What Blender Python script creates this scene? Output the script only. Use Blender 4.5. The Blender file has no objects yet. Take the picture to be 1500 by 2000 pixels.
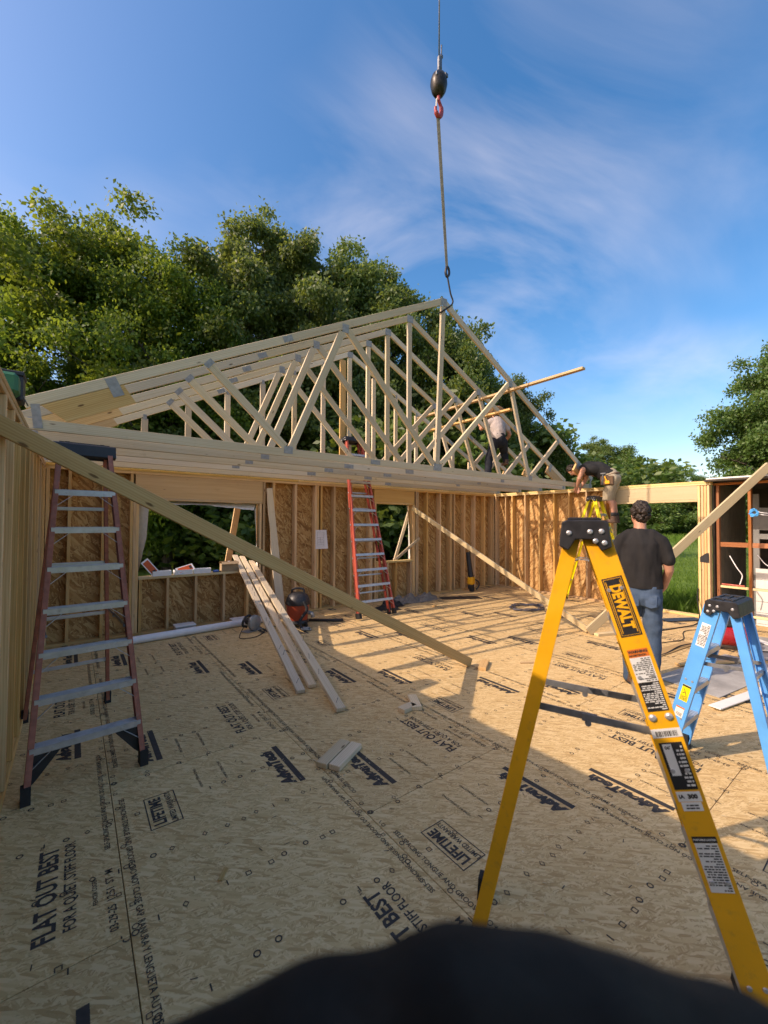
import bpy, bmesh, math, random
import numpy as np
from mathutils import Vector, Matrix, Euler, noise
R = random.Random(11)
scene = bpy.context.scene
COL = scene.collection
rad = math.radians

# ------------------------------------------------------------------ camera
F_PX, YAW, PITCH, ROLL, CAM_H = 804.7, .6461, .0234, .0055, 1.74
fw = Vector((math.sin(YAW)*math.cos(PITCH), math.cos(YAW)*math.cos(PITCH), math.sin(PITCH)))
r0 = Vector((math.cos(YAW), -math.sin(YAW), 0)); u0 = r0.cross(fw)
rt = r0*math.cos(ROLL)+u0*math.sin(ROLL); up = -r0*math.sin(ROLL)+u0*math.cos(ROLL)
cd = bpy.data.cameras.new('camera'); cam = bpy.data.objects.new('camera', cd); COL.objects.link(cam)
cam.matrix_world = Matrix(((rt.x, up.x, -fw.x, 0), (rt.y, up.y, -fw.y, 0), (rt.z, up.z, -fw.z, CAM_H), (0, 0, 0, 1)))
cd.sensor_fit = 'HORIZONTAL'; cd.sensor_width = 36; cd.lens = F_PX/1500*36
cd.clip_start = .02; cd.clip_end = 2000
cd.dof.use_dof = True; cd.dof.focus_distance = 4.5; cd.dof.aperture_fstop = cd.lens/5.6
scene.camera = cam

# ------------------------------------------------------------------ sky, sun, exposure
SUN_DIR = Vector((-.769, .193, .609)).normalized()
elev = math.asin(SUN_DIR.z); azim = math.atan2(SUN_DIR.x, SUN_DIR.y)
world = bpy.data.worlds.new('World'); scene.world = world; world.use_nodes = True
wn = world.node_tree; wn.nodes.clear()
def wnode(t, **k):
    n = wn.nodes.new(t)
    for a, b in k.items(): setattr(n, a, b)
    return n
wo = wnode('ShaderNodeOutputWorld'); bg = wnode('ShaderNodeBackground')
sky = wnode('ShaderNodeTexSky', sky_type='NISHITA', sun_disc=False, sun_elevation=elev, sun_rotation=azim,
            air_density=1.0, dust_density=2.6, ozone_density=2.0, altitude=200)
tc = wnode('ShaderNodeTexCoord'); sep = wnode('ShaderNodeSeparateXYZ')
wn.links.new(tc.outputs['Generated'], sep.inputs[0])
def wmath(op, a, b=None, clamp=False):
    n = wnode('ShaderNodeMath', operation=op, use_clamp=clamp)
    for i, v in enumerate((a, b)):
        if v is None: continue
        if isinstance(v, (int, float)): n.inputs[i].default_value = v
        else: wn.links.new(v, n.inputs[i])
    return n.outputs[0]
zz = wmath('ADD', wmath('MAXIMUM', sep.outputs[2], 0.0), .12)
cx = wmath('DIVIDE', sep.outputs[0], zz); cy = wmath('DIVIDE', sep.outputs[1], zz)
comb = wnode('ShaderNodeCombineXYZ'); wn.links.new(cx, comb.inputs[0]); wn.links.new(cy, comb.inputs[1])
mp = wnode('ShaderNodeMapping'); mp.inputs['Rotation'].default_value = (0, 0, rad(110)); mp.inputs['Scale'].default_value = (.85, 1.7, 1)
mp.inputs['Location'].default_value = (4.8, 3.3, 0)
wn.links.new(comb.outputs[0], mp.inputs[0])
n1 = wnode('ShaderNodeTexNoise'); n1.inputs['Scale'].default_value = 1.0; n1.inputs['Detail'].default_value = 9; n1.inputs['Roughness'].default_value = .55; n1.inputs['Distortion'].default_value = .9
n2 = wnode('ShaderNodeTexNoise'); n2.inputs['Scale'].default_value = .8; n2.inputs['Detail'].default_value = 3
wn.links.new(mp.outputs[0], n1.inputs[0]); mp2 = wnode('ShaderNodeMapping'); mp2.inputs['Location'].default_value = (4, 6, 0); wn.links.new(comb.outputs[0], mp2.inputs[0]); wn.links.new(mp2.outputs[0], n2.inputs[0])
r1 = wnode('ShaderNodeMapRange'); r1.inputs[1].default_value = .40; r1.inputs[2].default_value = .74
r2 = wnode('ShaderNodeMapRange'); r2.inputs[1].default_value = .40; r2.inputs[2].default_value = .62
wn.links.new(n1.outputs[0], r1.inputs[0]); wn.links.new(n2.outputs[0], r2.inputs[0])
cl = wmath('ADD', wmath('MULTIPLY', wmath('MULTIPLY', r1.outputs[0], r2.outputs[0]), .42), .0, True)
r3 = wnode('ShaderNodeMapRange'); r3.inputs[1].default_value = .12; r3.inputs[2].default_value = .42; wn.links.new(sep.outputs[2], r3.inputs[0])
cl = wmath('MULTIPLY', cl, r3.outputs[0])
mixc = wnode('ShaderNodeMix', data_type='RGBA'); mixc.inputs[7].default_value = (3.9, 4.3, 4.9, 1)
hsv = wnode('ShaderNodeHueSaturation'); hsv.inputs['Hue'].default_value = .499; hsv.inputs['Saturation'].default_value = 1.45; hsv.inputs['Value'].default_value = 1.0
wn.links.new(sky.outputs[0], hsv.inputs['Color']); wn.links.new(cl, mixc.inputs[0]); wn.links.new(hsv.outputs[0], mixc.inputs[6])
wn.links.new(mixc.outputs[2], bg.inputs[0]); bg.inputs[1].default_value = .145
wn.links.new(bg.outputs[0], wo.inputs[0])
sl = bpy.data.lights.new('sun', 'SUN'); sl.energy = 2.1; sl.angle = rad(.53); sl.color = (1, .985, .925)
so = bpy.data.objects.new('sun', sl); COL.objects.link(so)
so.rotation_euler = SUN_DIR.to_track_quat('Z', 'Y').to_euler(); so.location = SUN_DIR*60
vs = scene.view_settings; vs.view_transform = 'Standard'; vs.look = 'None'; vs.gamma = 1; vs.exposure = 1.05; vs.use_curve_mapping = False
vs.use_white_balance = True; vs.white_balance_temperature = 8500; vs.white_balance_tint = 24
scene.cycles.max_bounces = 8; scene.cycles.use_denoising = True

# ------------------------------------------------------------------ helpers
MAT = {}
def wm(o): return MAT.get(o.name, Matrix.Identity(4)) if o else Matrix.Identity(4)
def put(o, parent=None, M=None):
    """link an object; M is its WORLD matrix"""
    COL.objects.link(o)
    M = M or Matrix.Identity(4)
    MAT[o.name] = M.copy()
    if parent: o.parent = parent; o.matrix_basis = wm(parent).inverted() @ M
    else: o.matrix_basis = M
    return o
def tag(o, label=None, cat=None, group=None, kind=None):
    if label: o['label'] = label
    if cat: o['category'] = cat
    if group: o['group'] = group
    if kind: o['kind'] = kind
    return o
def thing(name, label, cat, loc=(0, 0, 0), rotz=0, group=None, M=None):
    o = bpy.data.objects.new(name, None); o.empty_display_size = .1
    put(o, None, M or (Matrix.Translation(loc) @ Matrix.Rotation(rotz, 4, 'Z')))
    return tag(o, label, cat, group)
def copy_tree(o, parent, M, dM=None):
    """copy a thing and its parts; M: new world matrix of the root"""
    c = o.copy(); D = M @ wm(o).inverted() if dM is None else dM
    put(c, parent, D @ wm(o))
    for ch in [x for x in bpy.data.objects if x.parent == o]: copy_tree(ch, c, None, D)
    return c
def frame(x, z=None, y=None, o=(0, 0, 0)):
    """matrix with local X along x, and local Z (or Y) as near as possible to z (y)"""
    X = Vector(x).normalized()
    if y is not None:
        Y = Vector(y); Y = (Y-X*Y.dot(X)).normalized(); Z = X.cross(Y)
    else:
        Z = Vector(z); Z = (Z-X*Z.dot(X)).normalized(); Y = Z.cross(X)
    m = Matrix((X, Y, Z)).transposed().to_4x4(); m.translation = Vector(o); return m
BOX = {}
def boxmesh(lx, ly, lz, ch=.002):
    k = (round(lx, 3), round(ly, 3), round(lz, 3), ch)
    if k not in BOX:
        x, y, z = k[0]/2, k[1]/2, k[2]/2; c = min(ch, x*.4, y*.4, z*.4)
        vs_, fs = [], []
        idx = {}
        for sx in (-1, 1):
            for sy in (-1, 1):
                for sz in (-1, 1):
                    for a in range(3):
                        p = [sx*x, sy*y, sz*z]
                        for b in range(3):
                            if b != a: p[b] -= (sx, sy, sz)[b]*c
                        idx[(sx, sy, sz, a)] = len(vs_); vs_.append(p)
        S = (-1, 1)
        for a in range(3):
            b, d = (a+1) % 3, (a+2) % 3
            for s in S:
                q = []
                for (t, v) in ((-1, -1), (1, -1), (1, 1), (-1, 1)):
                    kk = [0, 0, 0]; kk[a] = s; kk[b] = t; kk[d] = v; q.append(idx[(*kk, a)])
                fs.append(q if s > 0 else q[::-1])
            for t in S:
                for v in S:
                    k0 = [0, 0, 0]; k0[b] = t; k0[d] = v; k0[a] = -1; k1 = k0[:]; k1[a] = 1
                    q = [idx[(*k0, b)], idx[(*k1, b)], idx[(*k1, d)], idx[(*k0, d)]]
                    fs.append(q if t*v > 0 else q[::-1])
        for sx in S:
            for sy in S:
                for sz in S:
                    q = [idx[(sx, sy, sz, a)] for a in range(3)]
                    fs.append(q if sx*sy*sz > 0 else q[::-1])
        me = bpy.data.meshes.new('box'); me.from_pydata(vs_, [], fs); BOX[k] = me
    return BOX[k]
BM = {}
def mesh_with(me, mat):
    k = (me.name, mat.name)
    if k not in BM:
        m = me.copy(); m.materials.append(mat); BM[k] = m
    return BM[k]
def bx(name, size, c, mat, parent=None, ch=.002, M=None):
    o = bpy.data.objects.new(name, mesh_with(boxmesh(*size, ch), mat))
    return put(o, parent, (M or Matrix.Identity(4)) @ Matrix.Translation(c))
def board(name, p0, p1, wdir, w, t, mat, parent=None, ch=.003):
    """box from p0 to p1 (centre line), w along wdir, t across; local X is the grain"""
    p0, p1 = Vector(p0), Vector(p1)
    o = bpy.data.objects.new(name, mesh_with(boxmesh((p1-p0).length, w, t, ch), mat))
    return put(o, parent, frame(p1-p0, y=wdir, o=(p0+p1)/2))
class MB:
    def __init__(s): s.v = []; s.f = []; s.mi = []; s.cur = 0
    def add(s, vs_, fs, M=None):
        n = len(s.v)
        s.v += [tuple((M @ Vector(p)) if M else p) for p in vs_]
        s.f += [[n+i for i in f] for f in fs]; s.mi += [s.cur]*len(fs); return s
    def box(s, c, size, M=None, ch=.0015):
        me = boxmesh(*size, ch); T = Matrix.Translation(c); T = M @ T if M else T
        return s.add([v.co for v in me.vertices], [list(p.vertices) for p in me.polygons], T)
    def bar(s, p0, p1, wdir, w, t, off=(0, 0, 0), ch=.0012):
        p0, p1 = Vector(p0), Vector(p1); M = frame(p1-p0, y=wdir, o=(p0+p1)/2)
        return s.box(off, ((p1-p0).length, w, t), M, ch)
    def tube(s, pts, r, seg=8, cap=True, closed=False):
        pts = [Vector(p) for p in pts]; n = len(pts); rs = r if isinstance(r, (list, tuple)) else [r]*n
        vs_, fs = [], []; prev = None
        for i, p in enumerate(pts):
            a = pts[(i-1) % n] if closed or i > 0 else p; b = pts[(i+1) % n] if closed or i < n-1 else p
            d = (b-a).normalized() if (b-a).length > 1e-9 else Vector((0, 0, 1))
            if prev is None: q = d.orthogonal().normalized()
            else:
                q = prev-d*prev.dot(d); q = q.normalized() if q.length > 1e-6 else d.orthogonal().normalized()
            prev = q; w = d.cross(q)
            for k in range(seg):
                t = 2*math.pi*k/seg; vs_.append(p+(q*math.cos(t)+w*math.sin(t))*rs[i])
        m = n if closed else n-1
        for i in range(m):
            for k in range(seg):
                j = (i+1) % n; fs.append([i*seg+k, i*seg+(k+1) % seg, j*seg+(k+1) % seg, j*seg+k])
        if cap and not closed: fs += [list(range(seg))[::-1], [(n-1)*seg+k for k in range(seg)]]
        return s.add(vs_, fs)
    def lathe(s, prof, seg=20, M=None):
        """prof: (r,z) bottom to top, closed with caps"""
        vs_, fs = [], []
        for r, z in prof:
            for k in range(seg): t = 2*math.pi*k/seg; vs_.append(Vector((r*math.cos(t), r*math.sin(t), z)))
        for i in range(len(prof)-1):
            for k in range(seg): fs.append([i*seg+k, i*seg+(k+1) % seg, (i+1)*seg+(k+1) % seg, (i+1)*seg+k])
        fs += [list(range(seg))[::-1], [(len(prof)-1)*seg+k for k in range(seg)]]
        return s.add(vs_, fs, M)
    def prism(s, poly, d, M=None):
        """poly: CCW (x,y) outline extruded 0..d along z"""
        n = len(poly); vs_ = [(x, y, 0) for x, y in poly]+[(x, y, d) for x, y in poly]
        fs = [list(range(n))[::-1], [n+i for i in range(n)]]+[[i, (i+1) % n, n+(i+1) % n, n+i] for i in range(n)]
        return s.add(vs_, fs, M)
    def mesh(s, me, M=None): return s.add([v.co for v in me.vertices], [list(p.vertices) for p in me.polygons], M)
    def build(s, name, mat, parent=None, M=None, smooth=False, angle=None):
        me = bpy.data.meshes.new(name); me.from_pydata(s.v, [], s.f)
        for m in (mat if isinstance(mat, (list, tuple)) else [mat]): me.materials.append(m)
        if isinstance(mat, (list, tuple)): me.polygons.foreach_set('material_index', s.mi)
        me.update()
        if smooth:
            me.polygons.foreach_set('use_smooth', [True]*len(me.polygons))
            if angle: me.set_sharp_from_angle(angle=rad(angle))
        return put(bpy.data.objects.new(name, me), parent, M)
TXT = {}
def txt(body, size, bold=0.0, ax='CENTER', sx=1.0, shear=0.0):
    k = (body, size, bold, ax, sx, shear)
    if k not in TXT:
        c = bpy.data.curves.new('t', 'FONT'); c.body = body; c.size = size; c.align_x = ax; c.align_y = 'CENTER'; c.offset = bold; c.resolution_u = 2; c.shear = shear
        o = bpy.data.objects.new('t', c); COL.objects.link(o); bpy.context.view_layer.update()
        me = bpy.data.meshes.new_from_object(o.evaluated_get(bpy.context.evaluated_depsgraph_get()))
        bpy.data.objects.remove(o); bpy.data.curves.remove(c)
        for v in me.vertices: v.co.x *= sx
        TXT[k] = me
    return TXT[k]

# ------------------------------------------------------------------ materials
class NT:
    def __init__(s, name):
        s.m = bpy.data.materials.new(name); s.m.use_nodes = True; s.t = s.m.node_tree
        s.p = s.t.nodes['Principled BSDF']
    def n(s, typ, **k):
        x = s.t.nodes.new(typ)
        for a, b in k.items(): setattr(x, a, b)
        return x
    def l(s, a, b): s.t.links.new(a, b)
    def math(s, op, a, b=None, clamp=False):
        n = s.n('ShaderNodeMath', operation=op, use_clamp=clamp)
        for i, v in enumerate((a, b)):
            if v is None: continue
            if isinstance(v, (int, float)): n.inputs[i].default_value = v
            else: s.l(v, n.inputs[i])
        return n.outputs[0]
    def coord(s, spread=37.0):
        tc = s.n('ShaderNodeTexCoord'); oi = s.n('ShaderNodeObjectInfo')
        ad = s.n('ShaderNodeVectorMath', operation='ADD'); mu = s.math('MULTIPLY', oi.outputs['Random'], spread)
        s.l(tc.outputs['Object'], ad.inputs[0]); s.l(mu, ad.inputs[1]); s.rnd = oi.outputs['Random']; return ad.outputs[0]
    def map(s, v, scale=(1, 1, 1), rot=(0, 0, 0)):
        m = s.n('ShaderNodeMapping'); m.inputs['Scale'].default_value = scale; m.inputs['Rotation'].default_value = rot; s.l(v, m.inputs[0]); return m.outputs[0]
    def noise(s, v, scale=1, detail=3, rough=.5, dist=0):
        n = s.n('ShaderNodeTexNoise'); n.inputs['Scale'].default_value = scale; n.inputs['Detail'].default_value = detail
        n.inputs['Roughness'].default_value = rough; n.inputs['Distortion'].default_value = dist; s.l(v, n.inputs[0]); return n.outputs[0]
    def vor(s, v, scale=1, feature='F1', dim='3D'):
        n = s.n('ShaderNodeTexVoronoi', feature=feature, voronoi_dimensions=dim); n.inputs['Scale'].default_value = scale; s.l(v, n.inputs[0]); return n
    def ramp(s, f, stops):
        n = s.n('ShaderNodeValToRGB'); e = n.color_ramp.elements
        e[0].position, e[0].color = stops[0][0], (*stops[0][1], 1); e[1].position, e[1].color = stops[-1][0], (*stops[-1][1], 1)
        for p, c in stops[1:-1]: x = e.new(p); x.color = (*c, 1)
        s.l(f, n.inputs[0]); return n.outputs[0]
    def mix(s, f, a, b, mode='MIX'):
        n = s.n('ShaderNodeMix', data_type='RGBA', blend_type=mode)
        for i, v in ((0, f), (6, a), (7, b)):
            if isinstance(v, (int, float)): n.inputs[i].default_value = v
            elif isinstance(v, tuple): n.inputs[i].default_value = (*v, 1)
            else: s.l(v, n.inputs[i])
        return n.outputs[2]
    def rng(s, f, a, b, c=0, d=1):
        n = s.n('ShaderNodeMapRange'); s.l(f, n.inputs[0])
        for i, v in enumerate((a, b, c, d)): n.inputs[i+1].default_value = v
        return n.outputs[0]
    def bump(s, h, st=.3, d=.002):
        b = s.n('ShaderNodeBump'); b.inputs['Strength'].default_value = st; b.inputs['Distance'].default_value = d
        s.l(h, b.inputs['Height']); s.l(b.outputs[0], s.p.inputs['Normal'])
    def fin(s, col, rough=.6, metal=0, spec=.4):
        for k, v in (('Base Color', col), ('Roughness', rough), ('Metallic', metal)):
            if isinstance(v, (int, float)): s.p.inputs[k].default_value = v
            elif isinstance(v, tuple): s.p.inputs[k].default_value = (*v, 1)
            else: s.l(v, s.p.inputs[k])
        s.p.inputs['Specular IOR Level'].default_value = spec
        return s.m
def paint(name, c, rough=.5, metal=0, var=.12, scale=9, spec=.4, grime=None):
    t = NT(name); v = t.coord(); f = t.noise(v, scale, 4, .6)
    d = tuple(x*(1-var*1.6) for x in c); b = tuple(min(1, x*(1+var)) for x in c)
    col = t.ramp(f, [(.3, d), (.7, b)])
    if grime: col = t.mix(t.rng(t.noise(v, 23, 5, .7), .55, .75, 0, .55), col, grime)
    r = t.rng(t.noise(v, scale*2, 3), .3, .7, max(.05, rough-.1), min(1, rough+.1))
    return t.fin(col, r, metal, spec)
def lumber(name, lo, mid, hi, knots=.9, stain=None):
    t = NT(name); v = t.coord()
    wav = t.noise(t.map(v, (.6, 5, 5)), 1, 3)
    g = t.noise(t.map(v, (1.2, 46, 46)), 1, 4, .6, .6)
    ring = t.n('ShaderNodeTexWave', wave_type='BANDS', bands_direction='Y')
    ring.inputs['Scale'].default_value = 14; ring.inputs['Distortion'].default_value = 5; ring.inputs['Detail'].default_value = 2; ring.inputs['Detail Scale'].default_value = .7
    t.l(t.map(v, (.25, 1.4, 1.0)), ring.inputs[0])
    f = t.math('ADD', t.math('MULTIPLY', g, .55), t.math('ADD', t.math('MULTIPLY', ring.outputs[1], .18), t.math('MULTIPLY', wav, .3)))
    col = t.ramp(f, [(.3, lo), (.52, mid), (.74, hi)])
    kn = t.vor(t.map(v, (2.8, 8.6, 8.6)), 1)
    km = t.rng(t.math('ADD', kn.outputs['Distance'], t.math('MULTIPLY', t.noise(v, 60, 2), .05)), .075, .12, knots, 0)
    col = t.mix(km, col, (lo[0]*.30, lo[1]*.22, lo[2]*.17))
    hv = t.n('ShaderNodeHueSaturation'); t.l(col, hv.inputs['Color'])
    t.l(t.rng(t.rnd, 0, 1, .74, 1.12), hv.inputs['Value'])
    rr = t.math('FRACT', t.math('MULTIPLY', t.rnd, 7.31)); t.l(t.rng(rr, 0, 1, .82, 1.12), hv.inputs['Saturation'])
    col = hv.outputs[0]
    # handling dirt, stamped smudges
    col = t.mix(t.rng(t.noise(v, 5.5, 5, .65), .6, .78, 0, .3), col, (lo[0]*.55, lo[1]*.5, lo[2]*.5))
    t.bump(g, .25, .0015)
    return t.fin(col, .62, 0, .3)
def osb(name, tones, sx=8, sy=52, fine=1.0, dark=.35, stain=None):
    """strand board: three directions of long flakes laid over each other; panel plane is local XY"""
    t = NT(name); v = t.coord(23.7)
    warp = t.n('ShaderNodeVectorMath', operation='MULTIPLY_ADD')
    nz = t.n('ShaderNodeTexNoise'); nz.inputs['Scale'].default_value = 9; nz.inputs['Detail'].default_value = 1; t.l(v, nz.inputs[0])
    t.l(nz.outputs[1], warp.inputs[0]); warp.inputs[1].default_value = (.008, .008, .0); t.l(v, warp.inputs[2]); vv = warp.outputs[0]
    vals = []
    for k, ang in enumerate((.22, 1.25, 2.35, .75)):
        q = (1, .72, 1.25, .5)[k]; vo = t.vor(t.map(t.map(vv, (1, 1, 1), (0, 0, ang)), (sx*q, sy*q, 1)), 1, dim='2D'); vals.append(vo)
    def val(vo):
        s = t.n('ShaderNodeSeparateColor'); t.l(vo.outputs['Color'], s.inputs[0]); return s.outputs[0], s.outputs[1], vo.outputs['Distance']
    a, a2, ad = val(vals[0]); b, b2, bd = val(vals[1]); c, c2, cd_ = val(vals[2]); d, d2, dd = val(vals[3])
    def sel(f, x, y):
        n = t.n('ShaderNodeMix', data_type='FLOAT'); t.l(f, n.inputs[0]); t.l(x, n.inputs[2]); t.l(y, n.inputs[3]); return n.outputs[0]
    s1 = t.math('GREATER_THAN', a2, .55); s2 = t.math('GREATER_THAN', b2, .5); s3 = t.math('GREATER_THAN', d2, .6)
    f = sel(s1, sel(s2, c, b), a); f = sel(s3, f, d)
    fine_n = t.noise(t.map(t.map(vv, (1, 1, 1), (0, 0, .5)), (130, 210, 1)), 1, 3, .7)
    f = t.math('ADD', t.math('MULTIPLY', f, .74), t.math('MULTIPLY', fine_n, .30*fine))
    col = t.ramp(f, [(.1, tones[0]), (.34, tones[1]), (.58, tones[2]), (.84, tones[3])])
    dk = t.rng(t.noise(vv, 34, 4, .75), .61, .74, 0, dark); col = t.mix(dk, col, tuple(x*.42 for x in tones[0]))
    col = t.mix(t.rng(t.noise(v, 1.3, 4, .6), .4, .75, 0, .16), col, tones[1])
    dust = t.rng(t.noise(v, 2.7, 6, .7), .52, .8, 0, .2); col = t.mix(dust, col, tuple(x*1.0 for x in tones[3]))
    if stain: col = t.mix(t.rng(t.noise(v, 2.2, 5, .6), .52, .72, 0, stain[1]), col, stain[0])
    hv = t.n('ShaderNodeHueSaturation'); t.l(col, hv.inputs['Color']); t.l(t.rng(t.rnd, 0, 1, .93, 1.06), hv.inputs['Value'])
    t.bump(f, .35, .0012)
    return t.fin(hv.outputs[0], .66, 0, .3)
PINE = lumber('pine_lumber', (.54, .305, .115), (.65, .405, .18), (.73, .51, .255))
PALE = lumber('pale_truss_lumber', (.50, .38, .235), (.605, .485, .32), (.68, .565, .395), .85)
HEAD = lumber('header_lumber', (.53, .29, .095), (.64, .385, .145), (.71, .47, .20), .95)
FRESH = lumber('fresh_brace_lumber', (.55, .39, .17), (.66, .49, .235), (.73, .57, .31), .85)
DULL = lumber('weathered_brace_lumber', (.42, .25, .10), (.52, .335, .145), (.59, .41, .20), .9)
REDW = lumber('old_red_stud', (.27, .095, .04), (.36, .14, .06), (.43, .20, .10), .6)
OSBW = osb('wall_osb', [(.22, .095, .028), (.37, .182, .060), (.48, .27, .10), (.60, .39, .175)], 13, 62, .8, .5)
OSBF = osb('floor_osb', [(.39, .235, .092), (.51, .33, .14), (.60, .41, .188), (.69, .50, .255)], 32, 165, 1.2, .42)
INK = paint('printing_ink', (.04, .036, .032), .7, 0, .25, 40)
INK2 = paint('faded_ink', (.055, .045, .034), .75, 0, .3, 60)
STEEL = paint('galvanised_plate', (.30, .295, .28), .6, .25, .15, 30)
ALU = paint('aluminium', (.50, .50, .50), .42, .6, .1, 18, grime=(.30, .28, .26))
DKSTEEL = paint('dark_steel', (.16, .17, .18), .42, .8, .2, 20)
SPRD = paint('spreader_steel', (.22, .23, .24), .45, .4, .2, 20)
BLACK = paint('black_plastic', (.022, .022, .024), .45, 0, .2, 14)
BLACKR = paint('black_rubber', (.018, .018, .018), .75, 0, .25, 20)
YEL = paint('yellow_fibreglass', (.85, .40, .018), .48, 0, .06, 6, grime=(.42, .23, .05))
YEL2 = paint('lime_fibreglass', (.78, .66, .02), .42, 0, .06, 6)
BLUE = paint('blue_fibreglass', (.075, .36, .76), .4, 0, .06, 6, grime=(.10, .30, .55))
RED = paint('orange_red_fibreglass', (.45, .085, .055), .45, 0, .1, 9, grime=(.45, .17, .12))
REDF = paint('faded_red_fibreglass', (.38, .125, .08), .6, 0, .18, 22, grime=(.33, .19, .15))
WHITE = paint('white_plastic', (.74, .75, .76), .4, 0, .05, 8)
WRAP = paint('house_wrap', (.72, .71, .66), .55, 0, .08, 14)
PAPER = paint('paper', (.72, .70, .71), .8, 0, .05, 9)
ORANGE = paint('orange_card', (.62, .10, .025), .6, 0, .06, 15)
CARD = paint('cardboard', (.34, .24, .14), .8, 0, .1, 12)
GREYP = paint('grey_sheet', (.34, .33, .30), .7, 0, .2, 5, grime=(.2, .19, .17))
REDP = paint('red_tank_paint', (.33, .014, .018), .3, 0, .08, 10)
GREEN = paint('green_plastic', (.012, .13, .055), .45, 0, .1, 12)
SIDING = paint('white_siding', (.72, .71, .66), .5, 0, .06, 4)
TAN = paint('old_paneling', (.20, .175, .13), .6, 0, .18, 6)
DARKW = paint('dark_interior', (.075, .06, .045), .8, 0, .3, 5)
GREYW = paint('grey_trim', (.22, .22, .21), .6, 0, .1, 6)
CLOTHG = paint('grey_canvas', (.17, .155, .135), .9, 0, .25, 18)
CLOTHB = paint('black_cloth', (.02, .019, .019), .9, 0, .3, 18)
STICK = paint('white_sticker', (.70, .70, .67), .5, 0, .05, 20)
STICKY = paint('yellow_sticker', (.85, .68, .02), .5, 0, .04, 20)
STICKO = paint('orange_sticker', (.70, .17, .03), .5, 0, .04, 20)
NAVY = paint('emblem_navy', (.02, .06, .22), .5, 0, .04, 20)

# ------------------------------------------------------------------ ground and platform
GZ = -.55
def lawn_mat():
    t = NT('lawn'); tc = t.n('ShaderNodeTexCoord'); v = tc.outputs['Object']
    a = t.noise(v, .35, 5, .6); b = t.noise(t.map(v, (1, 3.2, 1), (0, 0, .5)), 1.6, 6, .7); c = t.noise(v, 14, 4, .7)
    f = t.math('ADD', t.math('MULTIPLY', a, .35), t.math('ADD', t.math('MULTIPLY', b, .35), t.math('MULTIPLY', c, .35)))
    col = t.ramp(f, [(.36, (.05, .10, .014)), (.52, (.105, .185, .028)), (.68, (.17, .25, .05))])
    t.bump(t.math('ADD', c, b), .8, .05)
    return t.fin(col, .85, 0, .2)
def dirt_mat():
    t = NT('dirt'); tc = t.n('ShaderNodeTexCoord'); v = tc.outputs['Object']
    f = t.noise(v, 2.5, 8, .7); col = t.ramp(f, [(.35, (.05, .04, .028)), (.6, (.16, .13, .095)), (.75, (.26, .23, .18))])
    t.bump(f, .9, .06); return t.fin(col, .9, 0, .2)
mb = MB(); n = 40; S = 420
for i in range(n+1):
    for j in range(n+1):
        x, y = (i/n-.5)*2, (j/n-.5)*2; x, y = S*x*abs(x), S*y*abs(y)
        d = math.hypot(x, y); mb.v.append((x, y, GZ+(noise.noise(Vector((x*.03, y*.03, 0)))*.5*min(1, max(0, (d-14)/30)))))
for i in range(n):
    for j in range(n): a = i*(n+1)+j; mb.f.append([a, a+n+1, a+n+2, a+1]); mb.mi.append(0)
tag(mb.build('ground', lawn_mat(), smooth=True), kind='structure')
mb = MB(); cen = Vector((5.3, 2.6)); m = 48
mb.v.append((cen.x, cen.y, GZ+.012))
for k in range(m):
    t = 2*math.pi*k/m; rr = 1+.10*noise.noise(Vector((math.cos(t)*2, math.sin(t)*2, 3)))
    mb.v.append((cen.x+8.3*rr*math.cos(t), cen.y+8.6*rr*math.sin(t), GZ+.012))
for k in range(m): mb.f.append([0, 1+k, 1+(k+1) % m]); mb.mi.append(0)
tag(mb.build('dirt_ground', dirt_mat()), kind='structure')
XL, XR, YB = -.31, 9.25, 7.22           # inner faces of the three walls
WT = .14
fnd = bx('foundation', (9.85, 10.2, .5), (4.47, 2.26, -.275), paint('foundation_block', (.035, .03, .026), .9, 0, .2, 4)); tag(fnd, kind='structure')

# floor panels, each with its printing
PW, PL, S1 = 1.2065, 2.438, .224
def ring(mb, c, r, w, seg, rot=0, asp=1):
    vs_, fs = [], []
    for k in range(seg):
        t = rot+2*math.pi*k/seg
        for q in (r-w/2, r+w/2): vs_.append((c[0]+q*math.cos(t)*asp, c[1]+q*math.sin(t), 0))
    for k in range(seg): a, b = 2*k, 2*((k+1) % seg); fs.append([a, a+1, b+1, b])
    mb.add(vs_, fs)
def rect(mb, x0, y0, x1, y1, M=None): mb.add([(x0, y0, 0), (x1, y0, 0), (x1, y1, 0), (x0, y1, 0)], [[0, 1, 2, 3]], M)
def T(x, y, rz): return Matrix.Translation((x, y, 0)) @ Matrix.Rotation(rz, 4, 'Z')
rp = random.Random(4)
pb = MB(); pf = MB()
def advan(x, y):
    M = T(x, y, math.pi/2)
    pb.mesh(txt('AdvanTech', .106, .0085, shear=.25, sx=.93), M @ Matrix.Translation((-.005, .026, 0)))
    rect(pb, -.25, -.072, .265, -.032, M)
def flat(x, y):
    M = T(x, y, math.pi/2)
    pb.mesh(txt('FLAT OUT BEST', .108, .0032, sx=.80), M @ Matrix.Translation((0, .035, 0)))
    pb.mesh(txt('FOR A QUIET, STIFF FLOOR', .066, .0012, sx=.74), M @ Matrix.Translation((.005, -.05, 0)))
    pb.mesh(txt('TM', .022), M @ Matrix.Translation((.335, .07, 0)))
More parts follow.
